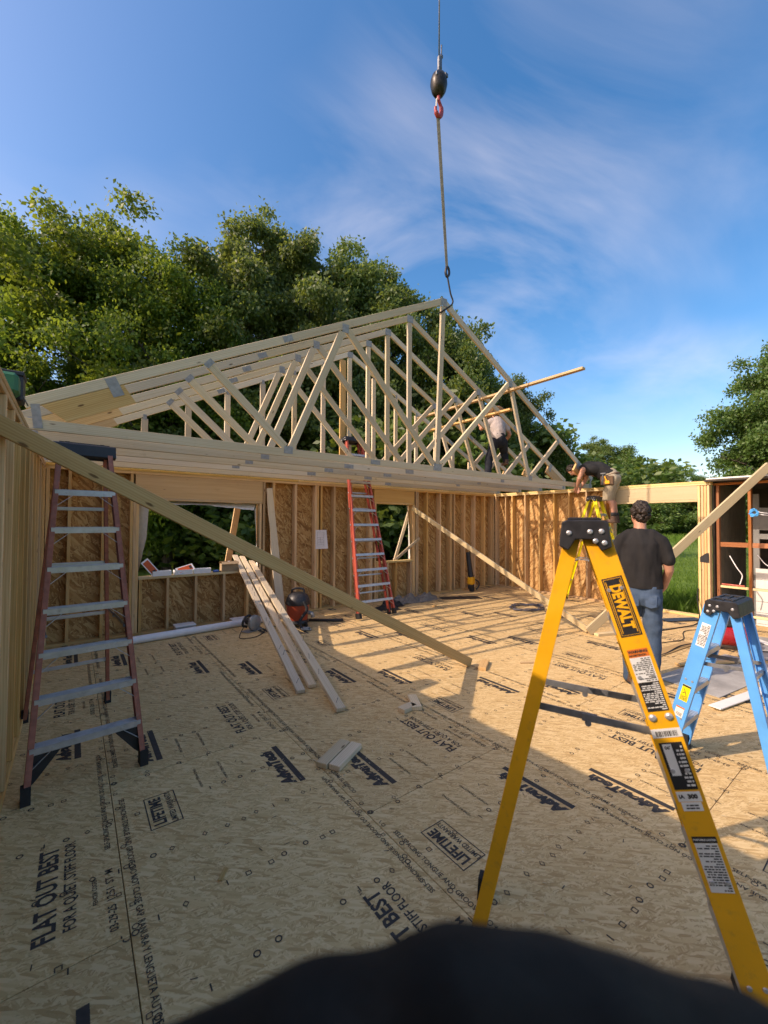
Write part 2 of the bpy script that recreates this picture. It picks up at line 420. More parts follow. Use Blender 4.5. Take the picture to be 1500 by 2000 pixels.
def life(x, y):
    M = T(x, y, math.pi/2)
    for a in ((-.16, -.085, .16, -.079), (-.16, .079, .16, .085), (-.16, -.079, -.154, .079), (.154, -.079, .16, .079)): rect(pb, *a, M)
    pb.mesh(txt('LIFETIME', .088, .0032, sx=.80), M @ Matrix.Translation((0, .026, 0)))
    pb.mesh(txt('LIMITED WARRANTY', .044, .0009, sx=.74), M @ Matrix.Translation((0, -.045, 0)))
X0, Y0 = -PW/2, -PL/2
advan(X0+.26, Y0+.38); life(X0+.24, Y0+1.98); flat(X0+.955, Y0+.47); advan(X0+.99, Y0+1.98)
LINE = 'SELF-SPACING TONGUE AND GROOVE. DO NOT CLOSE GAP. RANURA Y LENGUETA AUTOESPACIADORA. NO CIERRE EL ESPACIO'
pf.mesh(txt(LINE, .040, .0004, sx=.86), T(X0+.045, 0, -math.pi/2))
pf.mesh(txt(LINE[:62], .036, .0004, 'LEFT', sx=.86), T(X0+PW-.045, -.62, math.pi/2))
pf.mesh(txt('03-29-25  12:51  ST  M', .046, .0006, 'LEFT', sx=.9), T(X0+PW-.05, Y0+.06, math.pi/2))
pf.mesh(txt('FENCER CODER', .026, .0003, 'LEFT', sx=.9), T(X0+PW-.11, Y0+.25, math.pi/2))
for xx in (X0+.46, X0+.62):
    pf.mesh(txt('SPACE PANELS 1/8 INCH', .024, .0003, sx=.9), T(xx, Y0+.26, math.pi/2)); pf.mesh(txt('SPACE PANELS 1/8 INCH', .024, .0003, sx=.9), T(xx+.02, Y0+PL-.26, -math.pi/2))
    rect(pf, xx-.001, Y0+.05, xx+.001, Y0+.10)
for k in range(7):                                   # fastener marks over the joists
    for j in range(13):
        x = X0+.03+(PW-.06)*j/12+rp.uniform(-.02, .02); y = Y0+.012+(PL-.024)*k/6+rp.uniform(-.012, .012)
        edge = k in (0, 6)
        if not edge and rp.random() < .25: continue
        if edge and j % 2: continue
        q = rp.random()
        if q < .45: ring(pf, (x, y), .013, .006, 10)
        elif q < .7: ring(pf, (x, y), .016, .006, 4, math.pi/4)
        elif q < .9: ring(pf, (x, y), .0155, .006, 4, 0, .8)
        else: rect(pf, x-.003, y-.016, x+.003, y+.016)
for k in range(13):
    y = Y0+.1+k*.185+rp.uniform(-.02, .02)
    for x in (X0+.022, X0+PW-.022):
        if rp.random() < .75: ring(pf, (x, y+rp.uniform(-.03, .03)), .0125, .0045, (10, 4)[rp.random() < .45], math.pi/4)
for k in range(26): 
    x, y, a = rp.uniform(X0, -X0), rp.uniform(Y0, -Y0), rp.uniform(0, 3.1)
    rect(pf, -.014, -.002, .014, .002, T(x, y, a))
fl = thing('subfloor', None, None, (0, 0, 0)); fl['kind'] = 'structure'
pmesh = {}
def printmesh(mbx, mat, nm):
    me = bpy.data.meshes.new(nm); me.from_pydata(mbx.v, [], mbx.f); me.materials.append(mat); return me
PM1, PM2 = printmesh(pb, INK, 'bold_print'), printmesh(pf, INK2, 'line_print')
XE0, XE1, YE0, YE1 = -.46, 9.40, -2.82, 7.36
def clip(me, x0, x1, y0, y1):
    bm = bmesh.new(); bm.from_mesh(me)
    for co, no in (((x0, 0, 0), (-1, 0, 0)), ((x1, 0, 0), (1, 0, 0)), ((0, y0, 0), (0, -1, 0)), ((0, y1, 0), (0, 1, 0))):
        bmesh.ops.bisect_plane(bm, geom=bm.verts[:]+bm.edges[:]+bm.faces[:], plane_co=co, plane_no=no, clear_outer=True)
    m = bpy.data.meshes.new(me.name); bm.to_mesh(m); bm.free(); m.materials.append(me.materials[0]); return m
for row in range(-1, 8):
    xa = S1+row*PW; ya = 2.045 if row % 2 else 3.271
    k0 = math.floor((YE0-ya)/PL)
    for k in range(k0, 6):
        y0, y1 = ya+k*PL, ya+(k+1)*PL
        cx0, cx1, cy0, cy1 = max(xa, XE0), min(xa+PW, XE1), max(y0, YE0), min(y1, YE1)
        if cx1-cx0 < .05 or cy1-cy0 < .05: continue
        g = .0042
        c = ((cx0+cx1)/2, (cy0+cy1)/2, -.0115)
        p = bx('floor_panel', (cx1-cx0-g, cy1-cy0-g, .023), c, OSBF, fl, .0009)
        full = (cx1-cx0 > PW-.01 and cy1-cy0 > PL-.01)
        for nm, me in (('printed_lettering', PM1), ('printed_marks', PM2)):
            mm = me if full else clip(me, cx0-xa-PW/2+.004, cx1-xa-PW/2-.004, cy0-y0-PL/2+.004, cy1-y0-PL/2-.004)
            if len(mm.polygons): put(bpy.data.objects.new(nm, mm), p, Matrix.Translation((xa+PW/2, y0+PL/2, .0011 if me is PM1 else .0016)))

# ------------------------------------------------------------------ stud walls
ZT = 2.52
def stud(parent, x, y, z0, z1, alongx, name='stud', d=WT, mat=PINE):
    # narrow face 38 mm along the wall
    wd = (0, 1, 0) if alongx else (1, 0, 0)
    j = R.uniform(-.003, .003)
    return board(name, (x+(j if alongx else 0), y+(0 if alongx else j), z0), (x+(j if alongx else 0), y, z1), wd, d, .038, mat, parent)
PZ = .038
# back wall
bw = thing('framed_wall', 'back wall of bare studs and strand board with two window openings', 'wall', (4.5, YB+.07, 0))
yc = YB+WT/2
board('bottom_plate', (XL-WT, yc, PZ/2+.002), (XR+WT, yc, PZ/2+.002), (0, 1, 0), WT, PZ, PINE, bw)
board('top_plate', (XL-WT, yc, ZT-PZ*1.5-.001), (4.6, yc, ZT-PZ*1.5-.001), (0, 1, 0), WT-.006, PZ, PINE, bw)
board('top_plate', (4.603, yc, ZT-PZ*1.5-.001), (XR+WT, yc, ZT-PZ*1.5-.001), (0, 1, 0), WT-.006, PZ, PINE, bw)
board('top_plate', (XL-WT, yc-.002, ZT-PZ/2), (3.4, yc-.002, ZT-PZ/2), (0, 1, 0), WT, PZ, FRESH, bw)
board('top_plate', (3.403, yc-.002, ZT-PZ/2), (XR, yc-.002, ZT-PZ/2), (0, 1, 0), WT, PZ, FRESH, bw)
za, zb = PZ+.003, ZT-2*PZ-.003
W1 = (.80, 2.66, .875, 2.05); W2 = (5.24, 6.28, .865, 2.13)
for x in (-.285, -.045, .345, .70, 2.745, 2.925, 3.365, 3.785, 3.826, 3.905, 4.21, 4.60, 5.085, 6.40, 6.445, 6.75, 7.175, 7.53, 7.571, 7.68, 8.06, 8.456, 8.85, 9.16, 9.23):
    stud(bw, x, yc, za, zb, True)
for x, z1 in ((.742, W1[3]), (.78, W1[3]), (2.68, W1[3]), (5.125, W2[3]), (5.22, W2[3]), (6.30, W2[3]), (6.34, W2[3])): stud(bw, x, yc, za, z1, True, 'trimmer_stud')
for x in (.83, 1.205, 1.62, 2.065, 2.46): stud(bw, x, yc, za, W1[2]-PZ-.001, True, 'cripple_stud')
for x in (5.27, 5.56, 5.80, 6.24): stud(bw, x, yc, za, W2[2]-PZ-.001, True, 'cripple_stud')
for w in (W1, W2):
    board('sill_plate', (w[0]+.002, yc-.004, w[2]-PZ/2), (w[1]-.002, yc-.004, w[2]-PZ/2), (0, 1, 0), WT, PZ, FRESH, bw)
    board('header_plate', (w[0]-.055, yc-.004, w[3]+PZ/2), (w[1]+.055, yc-.004, w[3]+PZ/2), (0, 1, 0), WT, PZ, PINE, bw)
    hz = (w[3]+PZ+zb)/2
    for yy in (YB+.022, YB+.07): board('header', (w[0]-.055, yy, hz), (w[1]+.055, yy, hz), (0, 0, 1), zb-w[3]-PZ-.003, .038, HEAD, bw)
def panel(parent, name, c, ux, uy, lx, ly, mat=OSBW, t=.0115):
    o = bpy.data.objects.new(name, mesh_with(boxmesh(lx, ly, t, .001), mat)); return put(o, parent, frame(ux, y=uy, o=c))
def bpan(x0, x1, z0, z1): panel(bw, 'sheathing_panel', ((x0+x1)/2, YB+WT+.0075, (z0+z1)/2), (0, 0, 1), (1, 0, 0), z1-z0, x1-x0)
bpan(-.47, .80, -.1, ZT); bpan(.80, 2.02, -.1, W1[2]); bpan(2.02, W1[1], -.1, W1[2]); bpan(.80, 2.66, W1[3], ZT)
bpan(2.66, 3.805, -.1, ZT); bpan(3.805, 5.024, -.1, ZT); bpan(5.024, W2[0], -.1, ZT); bpan(W2[0], W2[1], -.1, W2[2]); bpan(W2[0], W2[1], W2[3], ZT)
bpan(W2[1], 7.53, -.1, ZT); bpan(7.53, 8.75, -.1, ZT); bpan(8.75, 9.41, -.1, ZT)
# torn house wrap folded in round the openings
def wrap(pts_a, pts_b, amp=.012, nseg=18, seed=0):
    """ruled sheet between two polylines (outer, inner edge)"""
    mb = MB(); 
    def at(pl, t):
        t *= len(pl)-1; i = min(int(t), len(pl)-2); return Vector(pl[i]).lerp(Vector(pl[i+1]), t-i)
    m = 5
    for i in range(nseg+1):
        a, b = at(pts_a, i/nseg), at(pts_b, i/nseg)
        for j in range(m):
            p = a.lerp(b, j/(m-1)); q = noise.noise(Vector((i*.45, j*.5, seed)))*amp*(j/(m-1)+.25)
            mb.v.append(p+Vector((q*.6, q, q*.5)))
    for i in range(nseg):
        for j in range(m-1): a = i*m+j; mb.f.append([a, a+1, a+m+1, a+m]); mb.mi.append(0)
    return mb.build('house_wrap', WRAP, bw, smooth=True)
ye = YB+WT
wrap([(.80, ye, 2.05), (.80, ye, 1.5), (.80, ye, .95)], [(.93, ye-.12, 2.0), (.90, ye-.11, 1.45), (.805, ye-.10, .97)], .02, seed=1)
wrap([(.82, ye, 2.045), (1.7, ye, 2.045), (2.64, ye, 2.045)], [(.98, ye-.14, 1.985), (1.7, ye-.13, 2.0), (2.55, ye-.14, 1.93)], .03, 26, seed=2)
wrap([(2.655, ye, 2.03), (2.655, ye, 1.5), (2.655, ye, .9)], [(2.56, ye-.16, 1.93), (2.60, ye-.15, 1.4), (2.635, ye-.15, .92)], .02, seed=3)
wrap([(6.275, ye+.01, 2.12), (6.275, ye+.01, 1.5), (6.275, ye+.01, .88)], [(6.17, ye-.05, 2.12), (6.19, ye-.12, 1.6), (6.21, ye-.13, .88)], .012, seed=4)
# left wall
lw = thing('framed_wall', 'left side wall of closely spaced bare studs beside the faded red ladder', 'wall', (XL-.07, 3, 0))
xc = XL-WT/2
board('bottom_plate', (xc, -2.8, PZ/2+.002), (xc, YB-.003, PZ/2+.002), (1, 0, 0), WT, PZ, PINE, lw)
for a, b in ((-2.8, 2.1), (2.103, YB-.003)): board('top_plate', (xc, a, ZT-PZ*1.5-.001), (xc, b, ZT-PZ*1.5-.001), (1, 0, 0), WT-.006, PZ, PINE, lw)
for a, b in ((-2.8, .9), (.903, 5.77), (5.773, YB-.003)): board('top_plate', (xc, a, ZT-PZ/2), (xc, b, ZT-PZ/2), (1, 0, 0), WT, PZ, PINE, lw)
yy = 7.19
while yy > -2.8:
    stud(lw, xc, yy, za, zb, False); yy -= .4064
stud(lw, xc, 7.10, za, zb, False)
for k in range(9):
    y1 = 7.375-k*1.219; y0 = max(y1-1.219, -2.82)
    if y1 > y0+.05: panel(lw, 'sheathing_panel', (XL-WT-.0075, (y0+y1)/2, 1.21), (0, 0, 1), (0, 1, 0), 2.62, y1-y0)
# right wall with the wide opening
rw = thing('framed_wall', 'right side wall of studs and sunlit strand board with a wide header opening', 'wall', (XR+.07, 5, 0))
xc = XR+WT/2
board('bottom_plate', (xc, 4.10, PZ/2+.002), (xc, YB-.003, PZ/2+.002), (1, 0, 0), WT, PZ, PINE, rw)
board('bottom_plate', (xc, 2.60, PZ/2+.002), (xc, 4.097, PZ/2+.002), (1, 0, 0), WT, PZ, FRESH, rw)
board('top_plate', (xc, 2.40, ZT-PZ*1.5-.001), (xc, YB-.003, ZT-PZ*1.5-.001), (1, 0, 0), WT-.006, PZ, FRESH, rw)
board('top_plate', (xc, 2.40, ZT-PZ/2), (xc, YB-.003, ZT-PZ/2), (1, 0, 0), WT, PZ, FRESH, rw)
for y in (7.18, 6.86, 6.655, 6.265, 5.86, 5.47, 5.09, 4.68, 4.27, 4.15, 4.11): stud(rw, xc, y, za, zb, False)
for xx in (XR+.022, XR+.07, XR+.118): board('header', (xx, 2.60, 2.31), (xx, 4.09, 2.31), (0, 0, 1), .26, .038, FRESH, rw)
board('header_plate', (xc, 2.60, 2.16), (xc, 4.09, 2.16), (1, 0, 0), WT, PZ, FRESH, rw)
stud(rw, xc, 2.58, za, 2.435, False, 'trimmer_stud', mat=FRESH)
for y in (2.53, 2.485, 2.44): stud(rw, xc, y, za, 2.435, False, 'post', mat=HEAD)
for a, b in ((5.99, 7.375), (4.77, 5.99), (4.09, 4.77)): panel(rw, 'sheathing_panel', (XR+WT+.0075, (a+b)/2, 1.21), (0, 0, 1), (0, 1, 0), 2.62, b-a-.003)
mb = MB(); mb.add([(XR-.004, 2.57, 1.12), (XR-.004, 2.47, 1.20), (XR-.006, 2.435, 1.20), (XR-.006, 2.43, 1.02), (XR-.004, 2.57, 1.03)], [[0, 1, 2, 3, 4]]); mb.build('flashing_scrap', BLACK, rw)

# ------------------------------------------------------------------ roof trusses
CX, HALF, PITCHK = 4.5, 4.92, .5
def top_z(x): return 2.83+PITCHK*(4.84-abs(x))        # upper edge of the top chord, x from the centre
def truss(label, Y, lean=0, z0=0, dx=0, gable=False):
    M0 = Matrix.Translation((CX+dx, Y, ZT+z0)) @ Matrix.Rotation(lean, 4, 'X')
    root = thing('roof_truss', label, 'roof truss', M=M0, group='roof trusses')
    def Z(z): return z-ZT
    th = .038
    def add(nm, poly, mat=PALE, depth=th, y=0.0):
        """poly in truss plane (x,z): p0,p1 centre line + width"""
        (x0, z0_), (x1, z1_), w = poly
        p0, p1 = Vector((x0, y, z0_)), Vector((x1, y, z1_)); d = (p1-p0)
        o = bpy.data.objects.new(nm, mesh_with(boxmesh(d.length, w, depth, .0025), mat))
        return put(o, root, M0 @ frame(d, y=Vector((-d.z, 0, d.x)), o=(p0+p1)/2))
    def plate(x, z, sx, sz, rot=0):
        sx, sz = sx*.8, sz*.8; mbp = MB(); mbp.box((0, 0, 0), (sx, .003, sz), None, .0008)
        for i in range(int(sx/.024)):                     # pressed slots
            mbp.box((-sx/2+.014+i*.024, -.0018, 0), (.006, .0012, sz*.86), None, .0003)
        mbp.build('nail_plate', STEEL, root, M0 @ Matrix.Translation((x, -th/2-.0025, z)) @ Matrix.Rotation(-rot, 4, 'Y'))
    ang = math.atan(PITCHK); wv = .094/math.cos(ang)
    zc = lambda x: Z(top_z(x))-wv/2
    bc = .095; bz = .002+bc/2
    spl = -1.2 if not gable else 1.0
    add('bottom_chord', ((-HALF, bz), (spl-.002, bz), bc)); add('bottom_chord', ((spl+.002, bz), (HALF, bz), bc)); plate(spl, bz, .2, .075)
    for s in (-1, 1):
        sp = 2.95 if s > 0 else 2.55
        for a, b in ((HALF, sp+.002), (sp-.002, .018)):
            add('top_chord', ((s*a, zc(a)), (s*b, zc(b)), .094))
        plate(s*sp, zc(sp), .16, .085, -s*ang)
        # heel: slider board under the chord, end block
        hw = Vector((1, PITCHK)).normalized(); nn = Vector((PITCHK, -1)).normalized()
        mbh = MB(); pts = []
        for x, off in ((4.80, .004), (4.20, .004), (4.09, .215), (4.62, .215)):
            xx = x; zz_ = Z(top_z(xx))-wv-off*1.0
            pts.append((s*-xx, max(zz_, bc+.006)))
        po = [(-a*s*s if False else a, b) for a, b in pts]
        if s > 0: po = [(a, b) for a, b in po]
        vs_ = [(a, -th/2+.001, b) for a, b in po]+[(a, th/2-.001, b) for a, b in po]
        fs = [[0, 1, 2, 3], [7, 6, 5, 4]]+[[i, i+4, (i+1) % 4+4, (i+1) % 4] for i in range(4)]
        # local frame along the chord so that the grain follows it
        Fm = frame(Vector((s*-1*-1, 0, 0)) if False else Vector((1, 0, s*PITCHK)), z=(0, -1, 0), o=(0, 0, 0)); Fi = Fm.inverted()
        mbh.add([Fi @ Vector(p) for p in vs_], fs); ob = mbh.build('heel_block', HEAD, root, M0 @ Fm)
        me = ob.data; bmx = bmesh.new(); bmx.from_mesh(me); bmesh.ops.recalc_face_normals(bmx, faces=bmx.faces); bmx.to_mesh(me); bmx.free()
        plate(s*4.27, zc(4.27)-.06, .12, .22, -s*ang); plate(s*4.83, .12, .08, .26, -s*.12); plate(s*-.0, zc(0)-.02, .16, .15) if s > 0 else None
    add('king_post', ((0, bc+.004), (0, zc(0)-.085), .089))
    if not gable:
        plate(0, bz+.03, .22, .13)
        for s in (-1, 1):
            add('web', ((s*.08, bc+.03), (s*1.72, zc(1.72)-.075), .089), y=.0)
            add('web', ((s*1.80, zc(1.80)-.085), (s*2.46, bc+.01), .089)); add('web', ((s*2.54, bc+.02), (s*3.42, zc(3.42)-.078), .089))
            plate(s*1.76, zc(1.76)-.05, .12, .14); plate(s*2.5, bz+.03, .14, .11); plate(s*3.43, zc(3.43)-.06, .075, .13, s*.7)
    else:
        for k in range(1, 8):
            for s in (-1, 1):
                x = k*.61
                if zc(x)-.08-bc > .1: add('gable_stud', ((s*x, bc+.003), (s*x, zc(x)-.082), .089)); plate(s*x, zc(x)-.06, .06, .10)
        add('gable_stud', ((-.165, bc+.003), (-.165, zc(.165)-.082), .13), PINE)
    return root
truss('gable end truss of upright studs standing on the back wall', 7.17, gable=True)
truss('roof truss in the row next to the gable end, third behind the hoisted one', 6.50)
truss('roof truss in the row, second behind the hoisted one', 5.89)
truss('roof truss in the row directly behind the hoisted front one', 5.28)
truss('front roof truss hanging on the crane strap, nearest to the camera', 4.68, lean=rad(3.0), dx=.06)

# ------------------------------------------------------------------ temporary lumber
def lone(name, label, cat, p0, p1, wdir, w, t, mat, group=None):
    return tag(board(name, p0, p1, wdir, w, t, mat), label, cat, group)
lone('lateral_brace', 'long two by four running across the trusses and sticking far out into the sky', 'board', (6.36, 7.12, 4.145), (6.30, 3.21, 4.145), (1, 0, 0), .089, .038, PINE)
lone('lateral_brace', 'shorter two by four nailed across the webs below the long overhanging one', 'board', (6.52, 7.12, 3.84), (6.46, 4.66, 3.84), (1, 0, 0), .089, .038, PINE)
lone('diagonal_brace', 'long dull brown diagonal brace from the left wall down to the floor', 'board', (-.44, 3.04, 2.315), (3.88, 3.39, .035), (0, .0, 1), .102, .038, DULL)
tag(bx('floor_block', (.30, .089, .038), (0, 0, 0), PINE, None, .003, Matrix.Translation((3.99, 3.27, .0205)) @ Matrix.Rotation(.55, 4, 'Z')), 'short wood block nailed to the floor at the foot of the brown brace', 'wood block')
lone('diagonal_brace', 'sunlit diagonal brace from the small window corner down to the floor', 'board', (6.22, 7.16, 2.05), (6.50, 3.27, .05), (0, 0, 1), .089, .038, FRESH)
lone('diagonal_brace', 'pale diagonal brace with knots rising behind the man to the upper right', 'board', (6.40, 3.22, .05), (9.20, 1.60, 2.70), (0, 0, 1), .14, .038, FRESH)
tag(bx('floor_block', (.36, .089, .038), (0, 0, 0), FRESH, None, .003, Matrix.Translation((6.62, 3.06, .0205)) @ Matrix.Rotation(-.35, 4, 'Z')), 'short wood block on the floor where the two sunlit braces meet', 'wood block')
def nailed(label, p0, p1, mat, ns):
    b = lone('leaning_board', label, 'board', p0, p1, (1, 0, 0), .089, .038, mat, 'boards leaning on the window sill')
    P0, P1 = Vector(p0), Vector(p1); d = (P1-P0).normalized(); nrm = Vector((1, 0, 0)).cross(d); nrm = nrm if nrm.z > 0 else -nrm
    for t in ns:
        c = P0+(P1-P0)*t+Vector((R.uniform(-.03, .03), 0, 0)); dd = (nrm+Vector((R.uniform(-.3, .3), R.uniform(-.3, .3), 0))).normalized()
        m = MB(); m.tube([c+nrm*.017, c+nrm*.019+dd*.055], .0024, 5); m.tube([c+nrm*.019+dd*.054, c+nrm*.019+dd*.057], .0045, 6)
        m.v = [tuple(wm(b).inverted() @ Vector(v)) for v in m.v]; m.build('nail', DKSTEEL, b, wm(b))
ns = [.03, .16, .19, .33, .36, .47, .55, .6, .66, .73]
nailed('nailed board leaning on the sill, leftmost of the three', (1.86, 3.84, .024), (2.44, 7.88, 1.085), PALE, ns)
nailed('nailed board leaning on the sill, tucked behind the leftmost one', (2.02, 3.90, .024), (2.545, 7.80, 1.065), PALE, ns[1:])
nailed('longest nailed board leaning on the sill, its foot nearest to the camera', (1.98, 3.26, .024), (2.635, 7.55, .998), PALE, [.02, .13, .2, .29, .4, .48, .57, .62, .7])
# upright waney board beside the window
mb = MB(); pts = [(-.07, 0), (.075, 0), (.078, .8), (.07, 1.25), (.045, 1.62), (.05, 1.9), (.035, 2.2), (.03, 2.34), (-.065, 2.34)]
M = frame(Vector((-.22, .15, 2.33)).normalized(), z=(-.05, -1, 0), o=(3.02, 7.03, .005))
mb.prism([(z, x) for x, z in pts][::-1], .038, Matrix.Translation((0, 0, -.019)))
tag(mb.build('leaning_board', PALE, None, M), 'upright board with a wavy bark edge leaning beside the large window opening', 'board')
bmx = bmesh.new(); me = bpy.data.objects['leaning_board.003'].data; bmx.from_mesh(me); bmesh.ops.recalc_face_normals(bmx, faces=bmx.faces); bmx.to_mesh(me); bmx.free()
lone('outside_brace', 'slanting board standing outside the large window opening', 'board', (2.18, 8.25, GZ), (2.62, 8.1, 2.45), (1, 0, 0), .115, .038, HEAD)
lone('window_brace', 'thin slat slanting across the small window from sill to upper right', 'board', (5.82, 7.43, .6), (6.40, 7.40, 2.2), (1, 0, 0), .075, .03, PALE)
lone('window_brace', 'thin slat at a low angle across the corner of the small window', 'board', (5.80, 7.235, .90), (6.47, 7.195, 1.36), (0, 0, 1), .06, .025, PALE)
def scrap(label, x, y, rz, l, w=.089, mat=PALE, z=.0205, t=.038):
    return tag(bx('wood_scrap', (l, w, t), (0, 0, 0), mat, None, .003, Matrix.Translation((x, y, z)) @ Matrix.Rotation(rz, 4, 'Z')), label, 'wood scrap')
scrap('left one of the two short square offcuts lying on the shaded floor', 2.50, 2.94, .12, .17)
scrap('right longer one of the two offcuts lying side by side on the shaded floor', 2.63, 2.99, 1.05, .27)
scrap('front one of the paired offcuts lying over the printed lettering', 1.63, 2.61, .50, .33)
scrap('rear one of the paired offcuts lying over the printed lettering', 1.575, 2.69, .50, .34)
scrap('thin stick lying alone on the sunlit floor', 4.55, 3.0, 2.6, .28, .02, PINE, .010, .018)
scrap('tiny wood chip on the sunlit floor before the red ladder', 5.95, 6.15, .4, .10, .05, PINE, .0205)
scrap('dark wood splinter on the shaded front floor', .62, 2.12, .9, .075, .022, DULL, .004, .006)
# plan sheet pinned to the double stud
mb = MB(); n = 8
for i in range(n+1):
    for j in range(n+1):
        u, v = i/n, j/n; x = 3.775+.27*u*(1-.12*v*(u)); z = 1.20+.37*v
        mb.v.append((x, YB-.006-.018*u*u*(1-v)-.004*math.sin(u*5), z))
for i in range(n):
    for j in range(n): a = i*(n+1)+j; mb.f.append([a, a+n+1, a+n+2, a+1]); mb.mi.append(0)
ps = mb.build('plan_sheet', PAPER, smooth=True); tag(ps, 'white paper plan pinned to the double stud between the windows', 'paper')
mb = MB(); 
def pl(x0, z0, x1, z1, w=.002): mb.bar((x0, YB-.0135, z0), (x1, YB-.0135, z1), (0, 1, 0), .0008, w, ch=.0001)
for a in ((3.81, 1.26, 3.81, 1.53), (3.95, 1.26, 3.95, 1.53), (3.81, 1.53, 3.95, 1.53), (3.81, 1.42, 3.95, 1.42), (3.81, 1.33, 3.95, 1.33), (3.88, 1.33, 3.88, 1.42), (3.83, 1.38, 3.93, 1.38), (3.82, 1.29, 3.94, 1.29)): pl(*a)
mb.build('drawn_lines', INK2, ps)

# ------------------------------------------------------------------ step ladders
def ladder(label, M, H, a, b, wb, wt, n, mat, rd=.075, fl_=.028, rw_=.05, step_mat=ALU, closed=False, shoe=.10, knee=True, spread_z=.42, group=None, rear_n=3, kick=False, cap_mat=BLACK, cap_d=.20, step_d=None, lip=.045, ty=.055):
    root = thing('step_ladder', label, 'ladder', M=M, group=group)
    parts = {}
    zt = H-.05
    def channel(nm, p0, p1, s, d, fl):
        p0, p1 = Vector(p0), Vector(p1); L = (p1-p0).length
        F = frame(p1-p0, z=(s, 0, 0), o=p0)          # local X up the rail, Z outward, Y fore-aft
        m = MB(); m.box((L/2, 0, 0), (L, d, .005), None, .001)
        for q in (-1, 1): m.box((L/2, q*(d/2-.0028), -fl/2-.0026), (L, .005, fl), None, .001)
        return m.build(nm, mat, root, M @ F), F
    for s in (-1, 1):
        f0, f1 = (s*wb/2, -b, .03), (s*wt/2, -ty, zt)
        if closed: q0, q1 = (s*(wb/2-.035), -b+.11, .04), (s*(wt/2-.03), .03, zt)
        else: q0, q1 = (s*(wb/2-.02), a, .03), (s*(wt/2-.012), ty, zt)
        parts[('front', s)] = channel('side_rail', f0, f1, s, rd, fl_)
        parts[('rear', s)] = channel('rear_rail', q0, q1, s, rw_, fl_*.8)
        for p, d in ((f0, rd), (q0, rw_)):           # rubber shoes
            m = MB(); dy = -.02 if p is f0 else .02
            m.prism([(-d*.62, 0), (d*.62, 0), (d*.58, .02), (d*.50, shoe), (-d*.50, shoe), (-d*.58, .02)], fl_+.022, Matrix.Translation((p[0]+(s*.008)+(-.5 if s > 0 else .5)*0, p[1]+dy*.2, 0)) @ Matrix(((0, 0, -s, s*.006), (1, 0, 0, 0), (0, 1, 0, 0), (0, 0, 0, 1))))
            o = m.build('rubber_foot', BLACKR, root, M)
            bmx = bmesh.new(); bmx.from_mesh(o.data); bmesh.ops.recalc_face_normals(bmx, faces=bmx.faces); bmx.to_mesh(o.data); bmx.free()
    sd = step_d or rd*.95
    def fy(z): return -b+(b-ty)*(z-.03)/(zt-.03)
    def fw_(z): return (wb+(wt-wb)*(z-.03)/(zt-.03))/2
    def ry(z): return (a+(ty-a)*(z-.03)/(zt-.03)) if not closed else (-b+.11+(b-.08)*(z-.03)/(zt-.03))
    def rwd(z): return (wb-.04+(wt-.024-wb+.04)*(z-.03)/(zt-.03))/2
    for k in range(1, n+1):
        z = .3+(k-1)*(zt-.62)/(max(1, n-1)); w = fw_(z)-.006; y = fy(z)
        m = MB(); m.box((0, y, z), (2*w, sd, .004), None, .0005)
        m.box((0, y-sd/2+.002, z-lip/2+.002), (2*w, .004, lip), None, .0008); m.box((0, y+sd/2-.002, z-.016), (2*w, .004, .032), None, .0008)
        for q in range(5): m.box((0, y-sd*.38+q*sd*.19, z+.003), (2*w, .004, .003), None, .0004)
        for sx in (-1, 1): m.lathe([(.007, 0), (.006, .003)], 8, Matrix.Translation((sx*w*.62, y-sd/2-.0002, z-lip*.45)) @ Matrix.Rotation(math.pi/2, 4, 'X'))
        m.build('step', step_mat, root, M)
        if knee:
            for sx in (-1, 1):
                m = MB(); w2 = fw_(z-.10)
                m.bar((sx*(w-.11), y-sd*.36, z-.035), (sx*(w2-.008), fy(z-.11)-sd*.36, z-.13), (0, 1, 0), .018, .003); m.build('knee_brace', step_mat, root, M)
    for k in range(rear_n):
        z = .45+k*(zt-.9)/max(1, rear_n-1); w = rwd(z)-.004
        m = MB(); m.box((0, ry(z), z), (2*w, .022, .028), None, .002); m.build('rear_bar', step_mat, root, M)
    if not closed:
        z = H*spread_z
        for s in (-1, 1):
            x = s*(fw_(z)-.035); m = MB(); y0, y1 = fy(z)+.0, ry(z); ym = (y0+y1)/2+.02
            m.bar((x, y0, z-.02), (x, ym+.02, z-.012), (0, 0, 1), .026, .004); m.bar((x-s*.006, ym-.03, z-.012), (x-s*.006, y1, z), (0, 0, 1), .026, .004)
            for yy in (y0, ym, y1): m.lathe([(.011, -.007), (.011, .007)], 10, Matrix.Translation((x, yy, z-.03 if yy != y1 else z)) @ Matrix.Rotation(math.pi/2, 4, 'Y'))
            m.build('spreader', SPRD, root, M)
    if kick:
        for s in (-1, 1):
            z = .30; w = fw_(z)
            m = MB(); m.prism([(.0, .0), (s*-.05, .05), (s*-.17, .205), (s*-.17, .235), (s*-.012, .235), (s*.012, .0)], .022, Matrix.Translation((s*(w+.01), fy(.2)-.02, .05)) @ Matrix.Rotation(math.pi/2, 4, 'X') @ Matrix.Translation((0, 0, -.03)))
            o = m.build('kick_brace', BLACK, root, M); bmx = bmesh.new(); bmx.from_mesh(o.data); bmesh.ops.recalc_face_normals(bmx, faces=bmx.faces); bmx.to_mesh(o.data); bmx.free()
    # moulded top cap
    hx = wt/2+.03; m = MB(); d0, d1 = cap_d/2, cap_d/2*.86
